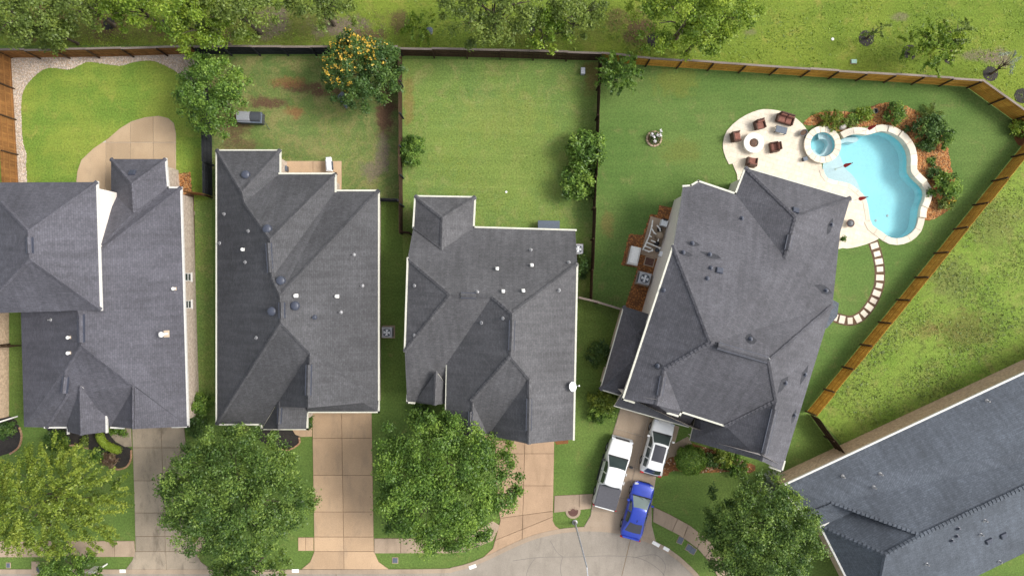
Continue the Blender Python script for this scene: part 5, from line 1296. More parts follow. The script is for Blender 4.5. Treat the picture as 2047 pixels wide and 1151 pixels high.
def cabin(root, paintm, b0, r0, r1, b1, wb, wr, zb, zr, glass, side, doors, rear=True, roof_glass=None, rear_glass=None, ws=.70):
    """greenhouse shell with the panes set on it; y runs from b0 (windscreen foot) back to b1"""
    def zt(y):
        if y > r0: return zb + (zr - zb) * (b0 - y) / (b0 - r0)
        if y < r1: return zb + (zr - zb) * (y - b1) / (r1 - b1)
        t = (y - r1) / (r0 - r1); return zr + .035 * math.sin(math.pi * t)
    def pt(y, v):
        z = zt(y); f = min(1.0, max(0, (z - zb) / (zr - zb))); wt = wb + (wr - wb) * f; a = abs(v); sg = 1 if v >= 0 else -1
        if a <= .75: return Vector((sg * wt * a / .75 * .93, y + (.07 * (1 - (a / .75) ** 2) * (1 if y > (r0 + r1) / 2 else -1) if (y > r0 - .02 or y < r1 + .02) else 0), z + .04 * f * (1 - (a / .75) ** 2)))
        s_ = (a - .75) / .25; x0 = wt * .93
        return Vector((sg * (x0 + (wb - x0) * min(1, s_ * 1.0)), y, z - .03 * s_ + (zb - z) * s_))
    def patch(nm, ys, vs_, mat, off, parent=root, th=True):
        V = [pt(y, v) for y in ys for v in vs_]; k = len(vs_)
        F = [(i * k + j, i * k + j + 1, (i + 1) * k + j + 1, (i + 1) * k + j) for i in range(len(ys) - 1) for j in range(k - 1)]
        c = Vector((0, (b0 + b1) / 2, zb))
        me = bpy.data.meshes.new(nm); me.from_pydata(V, [], F); me.update()
        nn = [v.normal.copy() for v in me.vertices]
        for v, q in zip(me.vertices, nn): v.co += (q if q.dot(v.co - c) > 0 else -q) * off
        if sum((p.normal.dot(p.center - c) > 0) for p in me.polygons) < len(me.polygons) / 2: me.flip_normals()
        me.materials.append(mat); me.polygons.foreach_set('use_smooth', np.ones(len(me.polygons), dtype=bool))
        o = bpy.data.objects.new(nm, me); COL.objects.link(o); o.parent = parent; return o
    L = lambda a, b, n: [a + (b - a) * i / n for i in range(n + 1)]
    ys = L(b0, r0, 4) + L(r0, r1, 8)[1:] + L(r1, b1, 4)[1:]
    shell = patch('cabin', ys, L(-1, 1, 32), paintm, 0)
    patch('windscreen', L(b0 - .04 * (b0 - r0), r0 + .05 * (b0 - r0), 5), L(-ws, ws, 10), glass, .008)
    if rear: patch('rear_window', L(r1 - .06 * (r1 - b1), b1 + .12 * (r1 - b1), 5), L(-.64, .64, 10), rear_glass or side, .008)
    for sg in (-1, 1):
        for (y0, y1) in doors: patch('side_window', L(y0, y1, 4), [sg * v for v in L(.79, .965, 3)], side, .008)
    if roof_glass: patch('sunroof', L(roof_glass[0], roof_glass[1], 6), L(-.56, .56, 10), MT['roof_glass'], .009)
    return shell
def seams(root, w, ys, z0, z1, cowl):
    for sg in (-1, 1):
        for y in ys: lbox(root, 'door_seam', 'black', min(sg * (w - .03), sg * (w + .004)), max(sg * (w - .03), sg * (w + .004)), y - .008, y + .008, z0, z1, bev=.002)
    lbox(root, 'cowl', 'black', -cowl[1], cowl[1], cowl[0], cowl[0] + .1, cowl[2], cowl[2] + .03, bev=.008)
    for sx in (-.3, .25):
        o = MB().tube((sx, cowl[0] + .05, cowl[2] + .035), (sx + .42, cowl[0] - .12, cowl[2] + .12), .012, n=6).build('wiper', MT['black'], None); o.parent = root
def wheels(root, ys, w, r=.36):
    for y in ys:
        for sg in (-1, 1):
            c = Vector((sg * (w - .1), y, r))
            wh = MB(); 
            ax = Matrix.Translation(c) @ Matrix.Rotation(math.pi / 2, 4, 'Y')
            t = MB().lathe([(r * .62, -.1), (r * .95, -.11), (r, -.07), (r, .07), (r * .95, .11), (r * .62, .1)], 24, closed=True)
            t.v = [tuple(ax @ Vector(v)) for v in t.v]; to = t.build('wheel', MT['rubber'], None, True); to.parent = root
            q = MB().lathe([(0, .085 * sg), (r * .2, .09 * sg), (r * .6, .06 * sg), (r * .64, .1 * sg)], 20); q.v = [tuple(ax @ Vector(v)) for v in q.v]; ro = q.build('rim', MT['alloy'], None); ro.parent = to
def lbox(root, nm, mat, *b, bev=.02):
    o = MB().bbox(*b, bev).build(nm, MT[mat] if isinstance(mat, str) else mat); o.parent = root; return o
def vehicle(name, label, px, py, z, deg, cat='car'):
    c = P(px, py, z); r = empty(name, (c.x, c.y, 0), R(deg), False); tag(r, label, cat, 'cars parked on the turned driveway'); return r

# white pickup with a black bed cover
t = vehicle('pickup_truck', 'white pickup truck with a black cover over its bed', 1226.5, 947.5, 1.0, -15.4, 'truck')
pw = MT['paint_white']
loft([(2.86, .62, .72), (2.80, .80, .98), (2.60, .93, 1.08), (2.2, .98, 1.13), (1.5, 1.0, 1.17), (.8, 1.0, 1.16), (-.2, 1.0, 1.14), (-1.0, 1.0, 1.14), (-1.2, 1.0, 1.16), (-2.0, 1.0, 1.16), (-2.70, .99, 1.16), (-2.76, .97, 1.12)], body_sect, 'body', pw, t)
cabin(t, pw, 1.42, .62, -.72, -1.02, .93, .74, 1.12, 1.82, MT['car_glass'], MT['car_glass'], [(.95, .12), (.02, -.8)])
lbox(t, 'bed_cover', 'vinyl', -.9, .9, -2.72, -1.02, 1.15, 1.225, bev=.03)
lbox(t, 'tailgate', pw, -.8, .8, -2.84, -2.76, .6, 1.16); lbox(t, 'rear_bumper', 'chrome', -.9, .9, -2.98, -2.8, .45, .62); lbox(t, 'front_bumper', 'chrome', -.86, .86, 2.80, 2.98, .42, .62); lbox(t, 'grille', 'black', -.55, .55, 2.80, 2.90, .66, .95)
for sg in (-1, 1):
    lbox(t, 'mirror', 'black', min(sg * .98, sg * 1.26), max(sg * .98, sg * 1.26), .90, 1.04, 1.16, 1.42); lbox(t, 'headlight', 'lamp_clear', min(sg * .58, sg * .88), max(sg * .58, sg * .88), 2.68, 2.86, .80, .97); lbox(t, 'taillight', 'lamp_red', min(sg * .84, sg * .97), max(sg * .84, sg * .97), -2.80, -2.70, .75, 1.13)
    lbox(t, 'side_step', 'black', min(sg * .98, sg * 1.1), max(sg * .98, sg * 1.1), -.95, 1.25, .32, .38)
    for y in (.1, -.62): lbox(t, 'door_handle', pw, min(sg * .99, sg * 1.04), max(sg * .99, sg * 1.04), y, y + .22, .92, .98)
wheels(t, (1.85, -1.8), 1.0, .41); seams(t, 1.0, (1.05, .06, -.95), .4, 1.05, (1.40, .82, 1.165))

# white crossover with a dark glass roof, nose to the garage
t = vehicle('crossover_car', 'white crossover car with a dark glass roof near the garage', 1315, 895, .9, -15.2)
loft([(2.26, .55, .62), (2.20, .76, .80), (2.0, .88, .93), (1.6, .93, 1.0), (1.0, .94, 1.04), (0, .94, 1.04), (-1.4, .94, 1.04), (-1.95, .92, 1.02), (-2.16, .84, .95), (-2.24, .7, .72)], body_sect, 'body', pw, t)
cabin(t, pw, 1.18, .42, -1.55, -2.08, .88, .68, 1.0, 1.62, MT['car_glass'], MT['car_glass'], [(.82, 0.0), (-.1, -.85), (-.95, -1.6)], roof_glass=(.36, -.95))
lbox(t, 'front_bumper', 'black', -.7, .7, 2.18, 2.30, .32, .5); lbox(t, 'rear_bumper', 'black', -.75, .75, -2.32, -2.18, .35, .52)
for sg in (-1, 1):
    lbox(t, 'mirror', pw, min(sg * .92, sg * 1.12), max(sg * .92, sg * 1.12), .72, .86, 1.0, 1.16); lbox(t, 'headlight', 'lamp_clear', min(sg * .5, sg * .84), max(sg * .5, sg * .84), 1.98, 2.16, .74, .9); lbox(t, 'taillight', 'lamp_red', min(sg * .6, sg * .86), max(sg * .6, sg * .86), -2.24, -2.1, .8, .97)
    lbox(t, 'roof_rail', 'chrome', min(sg * .60, sg * .64), max(sg * .60, sg * .64), -1.35, .3, 1.63, 1.68)
wheels(t, (1.42, -1.36), .94, .36); seams(t, .94, (.9, -.05, -.95), .38, .95, (1.16, .78, 1.05))

# blue sedan at the kerb
t = vehicle('sedan_car', 'bright blue sedan across the sidewalk at the driveway mouth', 1274.5, 1021.5, .8, -15.3)
pb = MT['paint_blue']
loft([(2.34, .5, .52), (2.28, .74, .68), (2.08, .86, .78), (1.7, .91, .86), (1.0, .92, .93), (0, .92, .95), (-1.2, .92, .95), (-1.75, .9, .95), (-2.15, .84, .93), (-2.32, .7, .8)], body_sect, 'body', pb, t)
cabin(t, pb, 1.22, .35, -.72, -1.75, .85, .62, .92, 1.42, MT['glass_green'], MT['car_glass'], [(.75, 0.02), (-.08, -.9)], rear_glass=MT['roof_glass'])
lbox(t, 'spoiler', pb, -.7, .7, -2.26, -2.12, .95, 1.0); lbox(t, 'antenna', 'black', -.03, .03, -.68, -.5, 1.42, 1.50); lbox(t, 'grille', 'black', -.45, .45, 2.24, 2.36, .38, .58)
for sg in (-1, 1):
    lbox(t, 'mirror', pb, min(sg * .9, sg * 1.1), max(sg * .9, sg * 1.1), .68, .82, .92, 1.06); lbox(t, 'headlight', 'lamp_clear', min(sg * .48, sg * .8), max(sg * .48, sg * .8), 2.02, 2.2, .64, .76); lbox(t, 'taillight', 'lamp_red', min(sg * .5, sg * .84), max(sg * .5, sg * .84), -2.32, -2.2, .74, .88)
wheels(t, (1.42, -1.38), .92, .34); seams(t, .92, (.85, -.03, -.95), .36, .86, (1.2, .76, .95))

# ------------------------------------------------------------------ patio furniture
MT['wicker'] = plain('brown_wicker', (0.085, 0.045, 0.032), 0.8, amp=.35, s=30); MT['cushion'] = plain('rust_cushion', (0.20, 0.085, 0.062), 0.9, amp=.15); MT['slate_top'] = plain('slate_table_top', (0.085, 0.105, 0.135), 0.5)
MT['lava'] = surf('lava_rock', (0.13, 0.075, 0.05), (0.08, 0.05, 0.04), 6, 30, .5, bump=.9); MT['stone_white'] = plain('white_stone', (0.72, 0.69, 0.62), 0.7); MT['red_cloth'] = plain('red_umbrella_cloth', (0.36, 0.025, 0.03), 0.85); MT['metal_white'] = plain('white_metal', (0.75, 0.77, 0.8), 0.4); MT['ac_grey'] = plain('grey_ac_steel', (0.42, 0.43, 0.46), 0.5, 0.4)
MT['dark_steel'] = plain('dark_steel', (0.05, 0.055, 0.065), 0.5, 0.5); MT['steel_lid'] = plain('steel_lid', (0.42, 0.43, 0.46), 0.35, 0.5, 0.5); MT['brown_metal'] = plain('brown_iron', (0.11, 0.055, 0.04), 0.8, amp=.3); MT['sign_white'] = plain('sign_white', (0.78, 0.78, 0.76), 0.5)
def local(name, label, cat, px, py, deg, group=None, z=0.0):
    c = P(px, py, z); r = empty(name, (c.x, c.y, z), R(deg), False); tag(r, label, cat, group); return r
PG = 'wicker seats on the stone patio'
def seat(label, px, py, deg, w=.62, n=1, name='wicker_chair', back=True):
    r = local(name, label, 'chair' if n == 1 else 'loveseat', px, py, deg, PG, 0.062); h = w / 2
    lbox(r, 'seat_base', 'wicker', -h, h, -.3, .33, .06, .34); 
    for sx in (-1, 1):
        lbox(r, 'armrest', 'wicker', min(sx * (h - .0), sx * (h + .1)), max(sx * h, sx * (h + .1)), -.3, .32, .06, .58)
    if back: lbox(r, 'backrest', 'wicker', -h, h, -.42, -.3, .06, .88, bev=.04)
    cw = w / n
    for i in range(n):
        lbox(r, 'cushion', 'cushion', -h + i * cw + .02, -h + (i + 1) * cw - .02, -.27, .31, .34, .47, bev=.05)
        if back: lbox(r, 'back_cushion', 'cushion', -h + i * cw + .04, -h + (i + 1) * cw - .04, -.3, -.17, .47, .80, bev=.05)
    for sx in (-1, 1):
        for y in (-.38, .28): lbox(r, 'leg', 'wicker', sx * (h + .04) - .03, sx * (h + .04) + .03, y - .03, y + .03, 0, .07, bev=.005)
    return r
seat('wicker chair left of the round fire pit', 1469, 275, -80)
seat('wicker chair above the fire pit, nearest the loveseat', 1516, 252, 195)
seat('wicker chair right of the round fire pit', 1545, 296, 100)
seat('wicker chair below the fire pit at the roof edge', 1500, 325, -8)
seat('wide brown wicker loveseat with two cushions at the patio rim', 1566, 241, 163, 1.15, 2, 'wicker_loveseat')
r = local('coffee_table', 'blue grey coffee table in front of the loveseat', 'table', 1558, 262, -14, z=.062)
lbox(r, 'table_top', 'slate_top', -.46, .46, -.27, .27, .40, .45)
for sx in (-1, 1):
    for sy in (-1, 1): lbox(r, 'leg', 'dark_steel', sx * .4 - .025, sx * .4 + .025, sy * .22 - .025, sy * .22 + .025, 0, .4, bev=.004)
r = local('fire_pit', 'round white stone fire pit with brown lava rock centre', 'fire pit', 1503, 288, 0, z=.062)
o = MB().lathe([(.78, 0), (.78, .36), (.82, .38), (.82, .45), (.78, .47), (.40, .47), (.36, .44), (.36, .2)], 36).build('stone_ring', MT['stone_white'], None); o.parent = r
o = MB().lathe([(.36, .36), (.2, .42), (0, .43)], 24).build('lava_rock', MT['lava'], None); o.parent = r
r = local('planter', 'dark oval planter left of the spa', 'planter', 1603, 267, 30, z=.062)
for nm, mt, pr in (('pot', 'dark_steel', [(.16, 0), (.27, .3), (.29, .33), (.24, .33), (.22, .26)]), ('soil', 'soil', [(.23, .27), (0, .3)])):
    o = MB().lathe(pr, 18).build(nm, MT[mt], None); o.scale = (1.25, .85, 1); o.parent = r
r = local('speaker_box', 'small dark box beside the lower spa rim', 'box', 1607, 319, 20, z=.062)
lbox(r, 'case', 'dark_steel', -.16, .16, -.14, .14, 0, .3); lbox(r, 'lid', 'slate_top', -.18, .18, -.16, .16, .3, .33, bev=.01)
r = local('round_planter', 'brown iron round fire bowl near the house on the lower patio', 'fire bowl', 1696, 447, 0, z=.062)
o = MB().lathe([(.10, 0), (.18, .06), (.12, .1), (.3, .3), (.33, .34), (.28, .34), (.12, .18), (0, .16)], 22).build('bowl', MT['brown_metal'], None); o.parent = r
o = MB().lathe([(.27, .33), (.2, .38), (0, .42)], 16).build('cover', MT['dark_steel'], None); o.parent = r
r = local('potted_plant', 'small potted plant at the roof edge on the lower patio', 'potted plant', 1682, 478, 0, z=.062)
o = MB().lathe([(.11, 0), (.16, .26), (.18, .28), (.15, .28), (.0, .24)], 16).build('pot', MT['black'], None); o.parent = r
g = np.random.default_rng(5); pp_ = g.normal(0, .1, (120, 3)) + (0, 0, .38); o = leaf_mesh('leaves', pp_, g.normal(size=(120, 3)) + (0, 0, .6), g.uniform(.05, .1, 120), g.uniform(0, 1, 120), 'leaf_dark', None, g); o.parent = r
r = local('garden_pot', 'black round pot at the back of the pool bed', 'pot', 1746, 224, 0)
o = MB().lathe([(.14, 0), (.2, .3), (.22, .34), (.17, .34), (.1, .2), (0, .18)], 18).build('pot', MT['black'], None); o.parent = r
r = local('boulder', 'rounded brown boulder in the mulch beside the spa', 'rock', 1683, 254, 20)
o = MB().lathe([(.05, -.05), (.3, 0), (.34, .14), (.22, .28), (0, .33)], 10).build('stone', MT['stone_c'], None); o.scale = (1.1, .8, 1); o.parent = r
# folded red umbrellas
def umbrella(label, foot, z0, hgt=2.3):
    c = P(*foot, 0); r = empty('folded_umbrella', (c.x, c.y, z0), 0, False); tag(r, label, 'umbrella', 'folded red umbrellas round the pool')
    o = MB().tube((0, 0, 0), (0, 0, hgt + .15), .022, n=10).build('pole', MT['pipe_white'], None); o.parent = r
    pr = [(.03, hgt - 1.05), (.13, hgt - 1.0), (.10, hgt - .6), (.05, hgt - .1), (.025, hgt + .05)]
    m = MB(); m.lathe(pr, 16); m.v = [(x * (1 + .25 * math.cos(8 * math.atan2(y, x))), y * (1 + .25 * math.cos(8 * math.atan2(y, x))), z) for x, y, z in m.v]
    o = m.build('canopy', MT['red_cloth'], None); o.parent = r
    o = MB().lathe([(0, hgt + .24), (.035, hgt + .19), (.03, hgt + .12)], 10).build('finial', MT['black'], None); o.parent = r
    o = MB().lathe([(.11, 0), (.11, .03), (.03, .05)], 14).build('base', MT['stone_white'], None); o.parent = r
umbrella('upper of two folded red umbrellas standing in the pool ledge', (1674, 337), -.30, 2.55)
umbrella('lower folded red umbrella standing at the pool edge by the house', (1702, 402), -.0 + .062, 2.3)
umbrella('folded red umbrella in the bed behind the pool top', (1722, 264), 0.0, 2.2)

# ------------------------------------------------------------------ outdoor equipment
def ac(label, px, py, deg, w=.84, hgt=.85):
    r = local('air_conditioner', label, 'air conditioner', px, py, deg, 'air conditioners beside the houses'); h = w / 2
    lbox(r, 'pad', 'walk', -h - .1, h + .1, -h - .1, h + .1, 0, .08)
    lbox(r, 'cabinet', 'ac_grey', -h, h, -h, h, .08, hgt, bev=.06)
    o = MB().lathe([(h * .78, hgt + .005), (h * .78, hgt + .03), (h * .7, hgt + .035), (h * .7, hgt + .008)], 28, closed=True).build('fan_guard', MT['dark_steel'], None); o.parent = r
    o = MB().lathe([(h * .7, hgt + .004), (0, hgt + .006)], 28).build('fan_well', MT['slate_top'], None); o.parent = r
    m = MB()
    for i in range(4):
        a = i * math.pi / 2; c, s = math.cos(a), math.sin(a)
        pts = [(.05, -.04), (h * .62, -.15), (h * .66, .09), (.05, .05)]
        m.add([(x * c - y * s, x * s + y * c, hgt + .012 + (.012 if k in (1,) else 0)) for k, (x, y) in enumerate(pts)], [(0, 1, 2, 3)])
    m.lathe([(.09, hgt + .02), (.08, hgt + .05), (0, hgt + .055)], 14)
    o = m.build('fan', MT['metal_white'], None); o.parent = r
    for sx in (-1, 1):
        for k in range(5): lbox(r, 'louvre', 'dark_steel', min(sx * h, sx * (h + .008)), max(sx * h, sx * (h + .008)), -h + .08, h - .08, .18 + k * .12, .22 + k * .12, bev=.002)
    for k in range(3): lbox(r, 'guard_bar', 'dark_steel', -h * .7, h * .7, -.25 + k * .25 - .008, -.25 + k * .25 + .008, hgt + .05, hgt + .06, bev=.002)
ac('grey air conditioner between charcoal house and middle lot', 777, 663, 0)
ac('air conditioner half hidden at the middle house right wall', 1154, 499, 0, .8)
ac('large grey air conditioner in mulch beside the turned house', 1285, 557, -14, .95)
r = local('generator', 'white rounded generator box on the orange mulch', 'generator', 1265.5, 512, -13)
lbox(r, 'pad', 'walk', -.46, .46, -.78, .72, 0, .08); lbox(r, 'housing', 'black', -.36, .36, -.66, .66, .08, .5); lbox(r, 'lid', 'sign_white', -.42, .42, -.74, .74, .5, .72, bev=.14)
r = local('pool_equipment', 'cluster of pool pumps, filter and white pipes beside the house', 'pool pump', 1308, 475, -15)
lbox(r, 'pad', 'walk', -.75, .75, -1.6, 1.6, 0, .07)
lbox(r, 'heater', 'metal_white', .1, .62, 1.0, 1.5, .07, .8, bev=.04); lbox(r, 'heater_flue', 'black', .2, .5, 1.45, 1.58, .6, .9)
for nm, mt, x, y, rr, hh in (('filter_tank', 'drive_beige', .25, .2, .28, 1.0), ('pump', 'black', .25, -.45, .2, .55), ('pump', 'black', .2, .72, .18, .5), ('pump', 'dark_steel', .45, -.95, .16, .5)):
    o = MB().lathe([(rr, .07), (rr, hh * .75), (rr * .8, hh * .92), (rr * .25, hh), (0, hh)], 18, (x, y, 0)).build(nm, MT[mt], None, True); o.parent = r
for pts in ([(-.55, 1.3, .3), (-.5, .8, .35), (-.5, .0, .35), (-.3, -.05, .4)], [(-.5, .0, .35), (-.62, -.9, .35), (-.1, -.95, .4)], [(-.15, .95, .5), (.15, .75, .5), (.25, .55, .5)], [(-.3, -.35, .55), (.1, -.4, .5)], [(-.55, -.6, .5), (.55, -.75, .5), (.58, -1.0, .3)], [(-.6, -1.2, .3), (-.2, -1.25, .35), (.05, -1.1, .35), (.0, -.95, .35)], [(.25, .0, .6), (.25, -.3, .6)], [(-.5, .6, .5), (-.2, .3, .55), (.1, .2, .55)], [(-.55, -.3, .3), (-.7, -1.25, .3)]):
    o = MB().path(pts, .055, 8).build('pipe', MT['pipe_white'], None); o.parent = r
    for q in pts[1:-1]:
        e = MB().lathe([(0, -.08), (.07, -.06), (.08, 0), (.07, .06), (0, .08)], 10, q).build('elbow', MT['pipe_white'], None); e.parent = o
r = local('drain_cover', 'square brown access cover between pool pipes and air conditioner', 'cover', 1298, 523, -15)
lbox(r, 'frame', 'drive_beige', -.42, .42, -.38, .38, 0, .05); lbox(r, 'grate', 'brown_metal', -.34, .34, -.3, .3, .05, .06, bev=.004)
c = P(1322, 508, 1.3); r = empty('meter_box', c, R(-17), False); tag(r, 'small white meter box on the pale wall of the turned house', 'box')
lbox(r, 'case', 'metal_white', -.16, .16, -.2, .2, -.2, .2); lbox(r, 'conduit', 'metal_white', -.03, .03, -.03, .03, -1.3, -.2)
r = local('grill', 'grey barbecue grill with a steel lid in the worn backyard', 'grill', 508, 240, -2)
lbox(r, 'cabinet', 'dark_steel', -.95, .9, -.42, .42, .12, .82); lbox(r, 'worktop', 'slate_top', -.88, .95, -.46, .44, .82, .88)
for x0, x1, mt in ((-1.0, .04, 'steel_lid'), (.1, .85, 'dark_steel')):
    m = MB(); k = 10
    for i in range(k + 1):
        a = math.pi * i / k; m.v += [(x0, .4 * math.cos(a) + .06, .88 + .26 * math.sin(a)), (x1, .4 * math.cos(a) + .06, .88 + .26 * math.sin(a))]
    for i in range(k): m.f.append((2 * i, 2 * i + 1, 2 * i + 3, 2 * i + 2)); m.m.append(0)
    m.f += [tuple(range(0, 2 * k + 2, 2)), tuple(range(2 * k + 1, -1, -2))]; m.m += [0, 0]
    o = m.build('lid', MT[mt], None); o.parent = r
o = MB().path([(-.95, -.42, .95), (.1, -.42, .95)], .02).build('handle', MT['steel_lid'], None); o.parent = r
o = MB().path([(.95, .4, .85), (1.1, -.2, .85), (1.3, -.75, .05)], .025).build('side_rail', MT['dark_steel'], None); o.parent = r
for x in (-.85, .85):
    for y in (-.35, .35): o = MB().tube((x, y, 0), (x, y, .14), .05, n=10).build('wheel', MT['black'], None); o.parent = r
r = local('lounge_chair', 'dark slate lounge chair under the yellow flowering tree', 'chair', 694, 207, -140)
lbox(r, 'seat', 'slate_top', -.33, .33, -.3, .4, .32, .4); 
Mb = Matrix.Translation((0, -.3, .4)) @ Matrix.Rotation(R(28), 4, 'X')
o = MB().bbox(-.33, .33, -.06, .02, 0, .65, .02, M=Mb).build('backrest', MT['slate_top'], None); o.parent = r
for sx in (-1, 1):
    o = MB().path([(sx * .36, -.35, .6), (sx * .36, .35, .58), (sx * .36, .42, 0)], .025).build('armrest', MT['brown_metal'], None); o.parent = r
    for y in (-.3, .38): o = MB().tube((sx * .31, y, 0), (sx * .31, y, .34), .025).build('leg', MT['brown_metal'], None); o.parent = r
r = local('smoker_grill', 'white covered smoker on the charcoal house back patio', 'smoker', 661, 333, 4, z=.08)
lbox(r, 'body', 'metal_white', -.2, .22, -.5, .42, .3, .9, bev=.12); lbox(r, 'hopper', 'metal_white', -.16, .24, .42, .62, .4, .8, bev=.06); lbox(r, 'shelf', 'dark_steel', .22, .36, -.4, .3, .55, .6)
for x in (-.14, .16):
    for y in (-.4, .34): o = MB().tube((x, y, 0), (x, y, .34), .03).build('leg', MT['dark_steel'], None); o.parent = r
r = local('utility_bin', 'small dark bin on the charcoal house back patio', 'bin', 574, 339, 0, z=.08)
lbox(r, 'bin', 'dark_steel', -.14, .14, -.2, .2, 0, .5); lbox(r, 'lid', 'slate_top', -.16, .16, -.22, .22, .5, .54, bev=.01)
r = local('utility_box', 'small grey utility box in the upper right middle lawn corner', 'utility box', 1164.5, 145, 0)
lbox(r, 'case', 'ac_grey', -.15, .15, -.24, .24, 0, .42); lbox(r, 'lid', 'steel_lid', -.17, .17, -.26, .26, .42, .46, bev=.01)
r = local('patio_table', 'flat slate blue table at the back wall of the middle house', 'table', 1096, 450, -1)
lbox(r, 'table_top', 'slate_top', -.88, .88, -.38, .3, .68, .73)
for sx in (-1, 1):
    for y in (-.3, .22): lbox(r, 'leg', 'dark_steel', sx * .8 - .03, sx * .8 + .03, y - .03, y + .03, 0, .68, bev=.004)
r = local('flower_ring', 'round stone ring of white flowers alone on the pool garden lawn', 'flower bed', 1307, 278, 0)
for i in range(13):
    a = 2 * math.pi * i / 13; Mx = Matrix.Translation((.58 * math.cos(a), .58 * math.sin(a), 0)) @ Matrix.Rotation(a, 4, 'Z')
    o = MB().bbox(-.07, .07, -.125, .125, 0, .13, .03, M=Mx).build('edging_stone', MT['stone_b'], None); o.parent = r
o = MB().lathe([(.54, .05), (0, .09)], 18).build('soil', MT['soil'], None); o.parent = r
g = np.random.default_rng(6); q = g.normal(0, .26, (420, 3)) * (1, 1, .5) + (0.1, .1, .3); q[:, 2] = np.abs(q[:, 2]); o = leaf_mesh('leaves', q, g.normal(size=q.shape) + (0, 0, .8), g.uniform(.04, .1, 420), g.uniform(0, 1, 420), 'leaf_dark', None, g); o.parent = r
for x, y in ((-.25, .25), (-.1, .05), (.45, .55), (.15, .2), (.42, .2), (-.02, -.3)):
    b = g.normal(0, .06, (30, 3)) + (x, y, .6); o = leaf_mesh('flower', b, g.normal(size=b.shape) + (0, 0, 1), g.uniform(.03, .06, 30), g.uniform(0, 1, 30), 'bloom_white', None, g, .8); o.parent = r
# satellite dish on the middle house gutter
c = P(1144, 771, 4.9); r = empty('satellite_dish', c, R(15), False); tag(r, 'white satellite dish on the right gutter of the middle house', 'satellite dish')
m = MB(); m.lathe([(.0, .0), (.15, .01), (.3, .05), (.36, .09), (.36, .1), (.3, .065), (.15, .025), (0, .015)], 24); Mt = Matrix.Translation((-.05, 0, .35)) @ Matrix.Rotation(R(38), 4, 'Y'); m.v = [tuple(Mt @ Vector(v)) for v in m.v]
o = m.build('reflector', MT['metal_white'], None, True); o.parent = r
o = MB().path([(.1, 0, -.1), (.0, 0, .1), (-.05, 0, .34)], .025).build('mast', MT['pipe_grey'], None); o.parent = r
o = MB().path([(0, 0, .22), (.45, -.05, .42)], .015).build('feed_arm', MT['pipe_white'], None); o.parent = r
o = MB().lathe([(0, -.06), (.06, -.05), (.06, .05), (0, .06)], 10, (.47, -.05, .43)).build('feed_horn', MT['pipe_white'], None); o.parent = r
# ------------------------------------------------------------------ street furniture
base = P(1149, 1043); r = empty('street_lamp', base, 0); tag(r, 'tall slender grey street lamp at the cul de sac kerb', 'street lamp')
MB().lathe([(.22, 0), (.22, .08), (.14, .12), (.11, .5)], 16, base).build('base', MT['pipe_grey'], r)
MB().tube(base + Vector((0, 0, .1)), base + Vector((0, 0, 9.0)), .075, .045, 14).build('pole', MT['ac_grey'], r)
top = base + Vector((0, 0, 8.9)); e = top + Vector((.1, -1.6, .45))
MB().path([top, top + Vector((.05, -.8, .38)), e], .035).build('arm', MT['ac_grey'], r)
MB().bbox(e.x - .14, e.x + .14, e.y - .55, e.y + .05, e.z - .12, e.z + .06, .05).build('lamp_head', MT['ac_grey'], r)
r = local('manhole', 'round rusty manhole cover in a concrete ring on the verge', 'manhole', 1145.5, 1021, 0)
o = MB().lathe([(.62, 0), (.6, .05), (.42, .06), (.42, .03)], 32).build('concrete_ring', MT['walk'], None); o.parent = r
MT['rust_iron'] = surf('rusty_iron', (0.12, 0.062, 0.05), (0.10, 0.05, 0.042), 4, 30, .25, bump=.6)
o = MB().lathe([(.41, .03), (.41, .05), (0, .055)], 32).build('cover', MT['rust_iron'], None); o.parent = r
for i in range(10):
    a = 2 * math.pi * i / 10; o = MB().tube((.3 * math.cos(a), .3 * math.sin(a), .05), (.3 * math.cos(a), .3 * math.sin(a), .062), .03, n=8).build('cover_stud', MT['rust_iron'], None); o.parent = r
r = local('manhole', 'small dark manhole in a square concrete pad at lower left', 'manhole', 82, 1136, 0)
lbox(r, 'concrete_pad', 'walk', -.75, .6, -.55, .6, 0, .06, bev=.01); o = MB().lathe([(.34, .05), (.34, .075), (0, .08)], 24).build('cover', MT['dark_steel'], None); o.parent = r
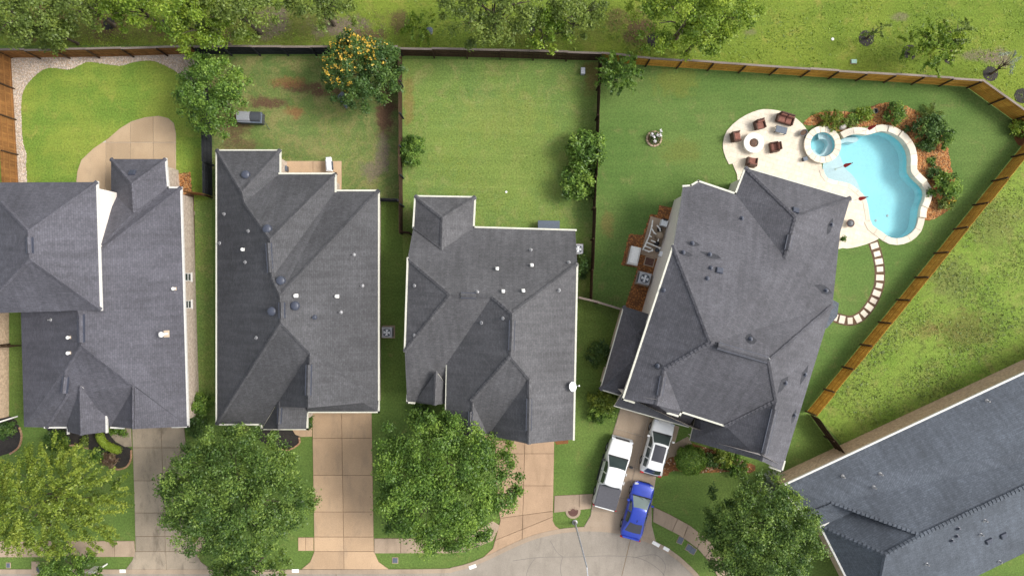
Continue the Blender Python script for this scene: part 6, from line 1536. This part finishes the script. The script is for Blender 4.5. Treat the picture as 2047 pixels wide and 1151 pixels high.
for lab, x, y, a, w, d in (('grey square valve box on the verge below the middle sidewalk', 790, 1119, 0, .2, .2), ('left blue grey meter lid on the right verge', 1360, 1079, 25, .2, .26), ('middle dark meter lid on the right verge', 1377, 1094, 30, .2, .24), ('rightmost dark meter lid on the right verge', 1385, 1100, 30, .2, .24), ('small dark valve box on the verge at lower left', 17, 1129, 0, .14, .18)):
    r = local('meter_box', lab, 'meter box', x, y, -a, 'meter lids on the verge'); lbox(r, 'frame', 'walk', -w - .05, w + .05, -d - .05, d + .05, 0, .03, bev=.008); lbox(r, 'lid', 'slate_top', -w, w, -d, d, .03, .05, bev=.008)
r = local('yard_sign', 'white hanging yard sign on a post at lower left verge', 'sign', 214, 1126, 0)
lbox(r, 'post', 'sign_white', -.05, .05, -.05, .05, 0, 1.9); lbox(r, 'arm', 'sign_white', -.75, .12, -.04, .04, 1.62, 1.70); lbox(r, 'panel', 'sign_white', -.72, -.1, -.015, .015, .5, 1.5, bev=.004)
for x in (-.62, -.18): o = MB().tube((x, 0, 1.5), (x, 0, 1.62), .008).build('hook', MT['pipe_grey'], None); o.parent = r
for lab, x, y, rr in (('small white marker disc on the common grass at top right', 1664, 79, .12), ('small white marker lid on the middle lawn', 1012, 384, .09)):
    r = local('marker', lab, 'marker', x, y, 0); o = MB().lathe([(rr, 0), (rr, .05), (rr * .8, .07), (0, .075)], 16).build('lid', MT['sign_white'], None); o.parent = r
r = local('utility_box', 'flat pale green utility lid behind the golden fence', 'utility box', 1706, 124, 0); MT['pale_green'] = plain('pale_green_plastic', (.3, .48, .4), .6)
lbox(r, 'pad', 'walk', -.26, .26, -.2, .2, 0, .04); lbox(r, 'lid', 'pale_green', -.22, .22, -.16, .16, .04, .14)
r = local('trash_bin', 'grey curved bin beside the sapling behind the middle lawn', 'bin', 860, 66, 0)
o = MB().lathe([(.2, 0), (.26, .5), (.28, .55), (.2, .55), (.18, .1), (0, .08)], 18).build('bin', MT['ac_grey'], None); o.parent = r
o = MB().lathe([(.28, .56), (.2, .62), (0, .64)], 18).build('lid', MT['slate_top'], None); o.parent = r
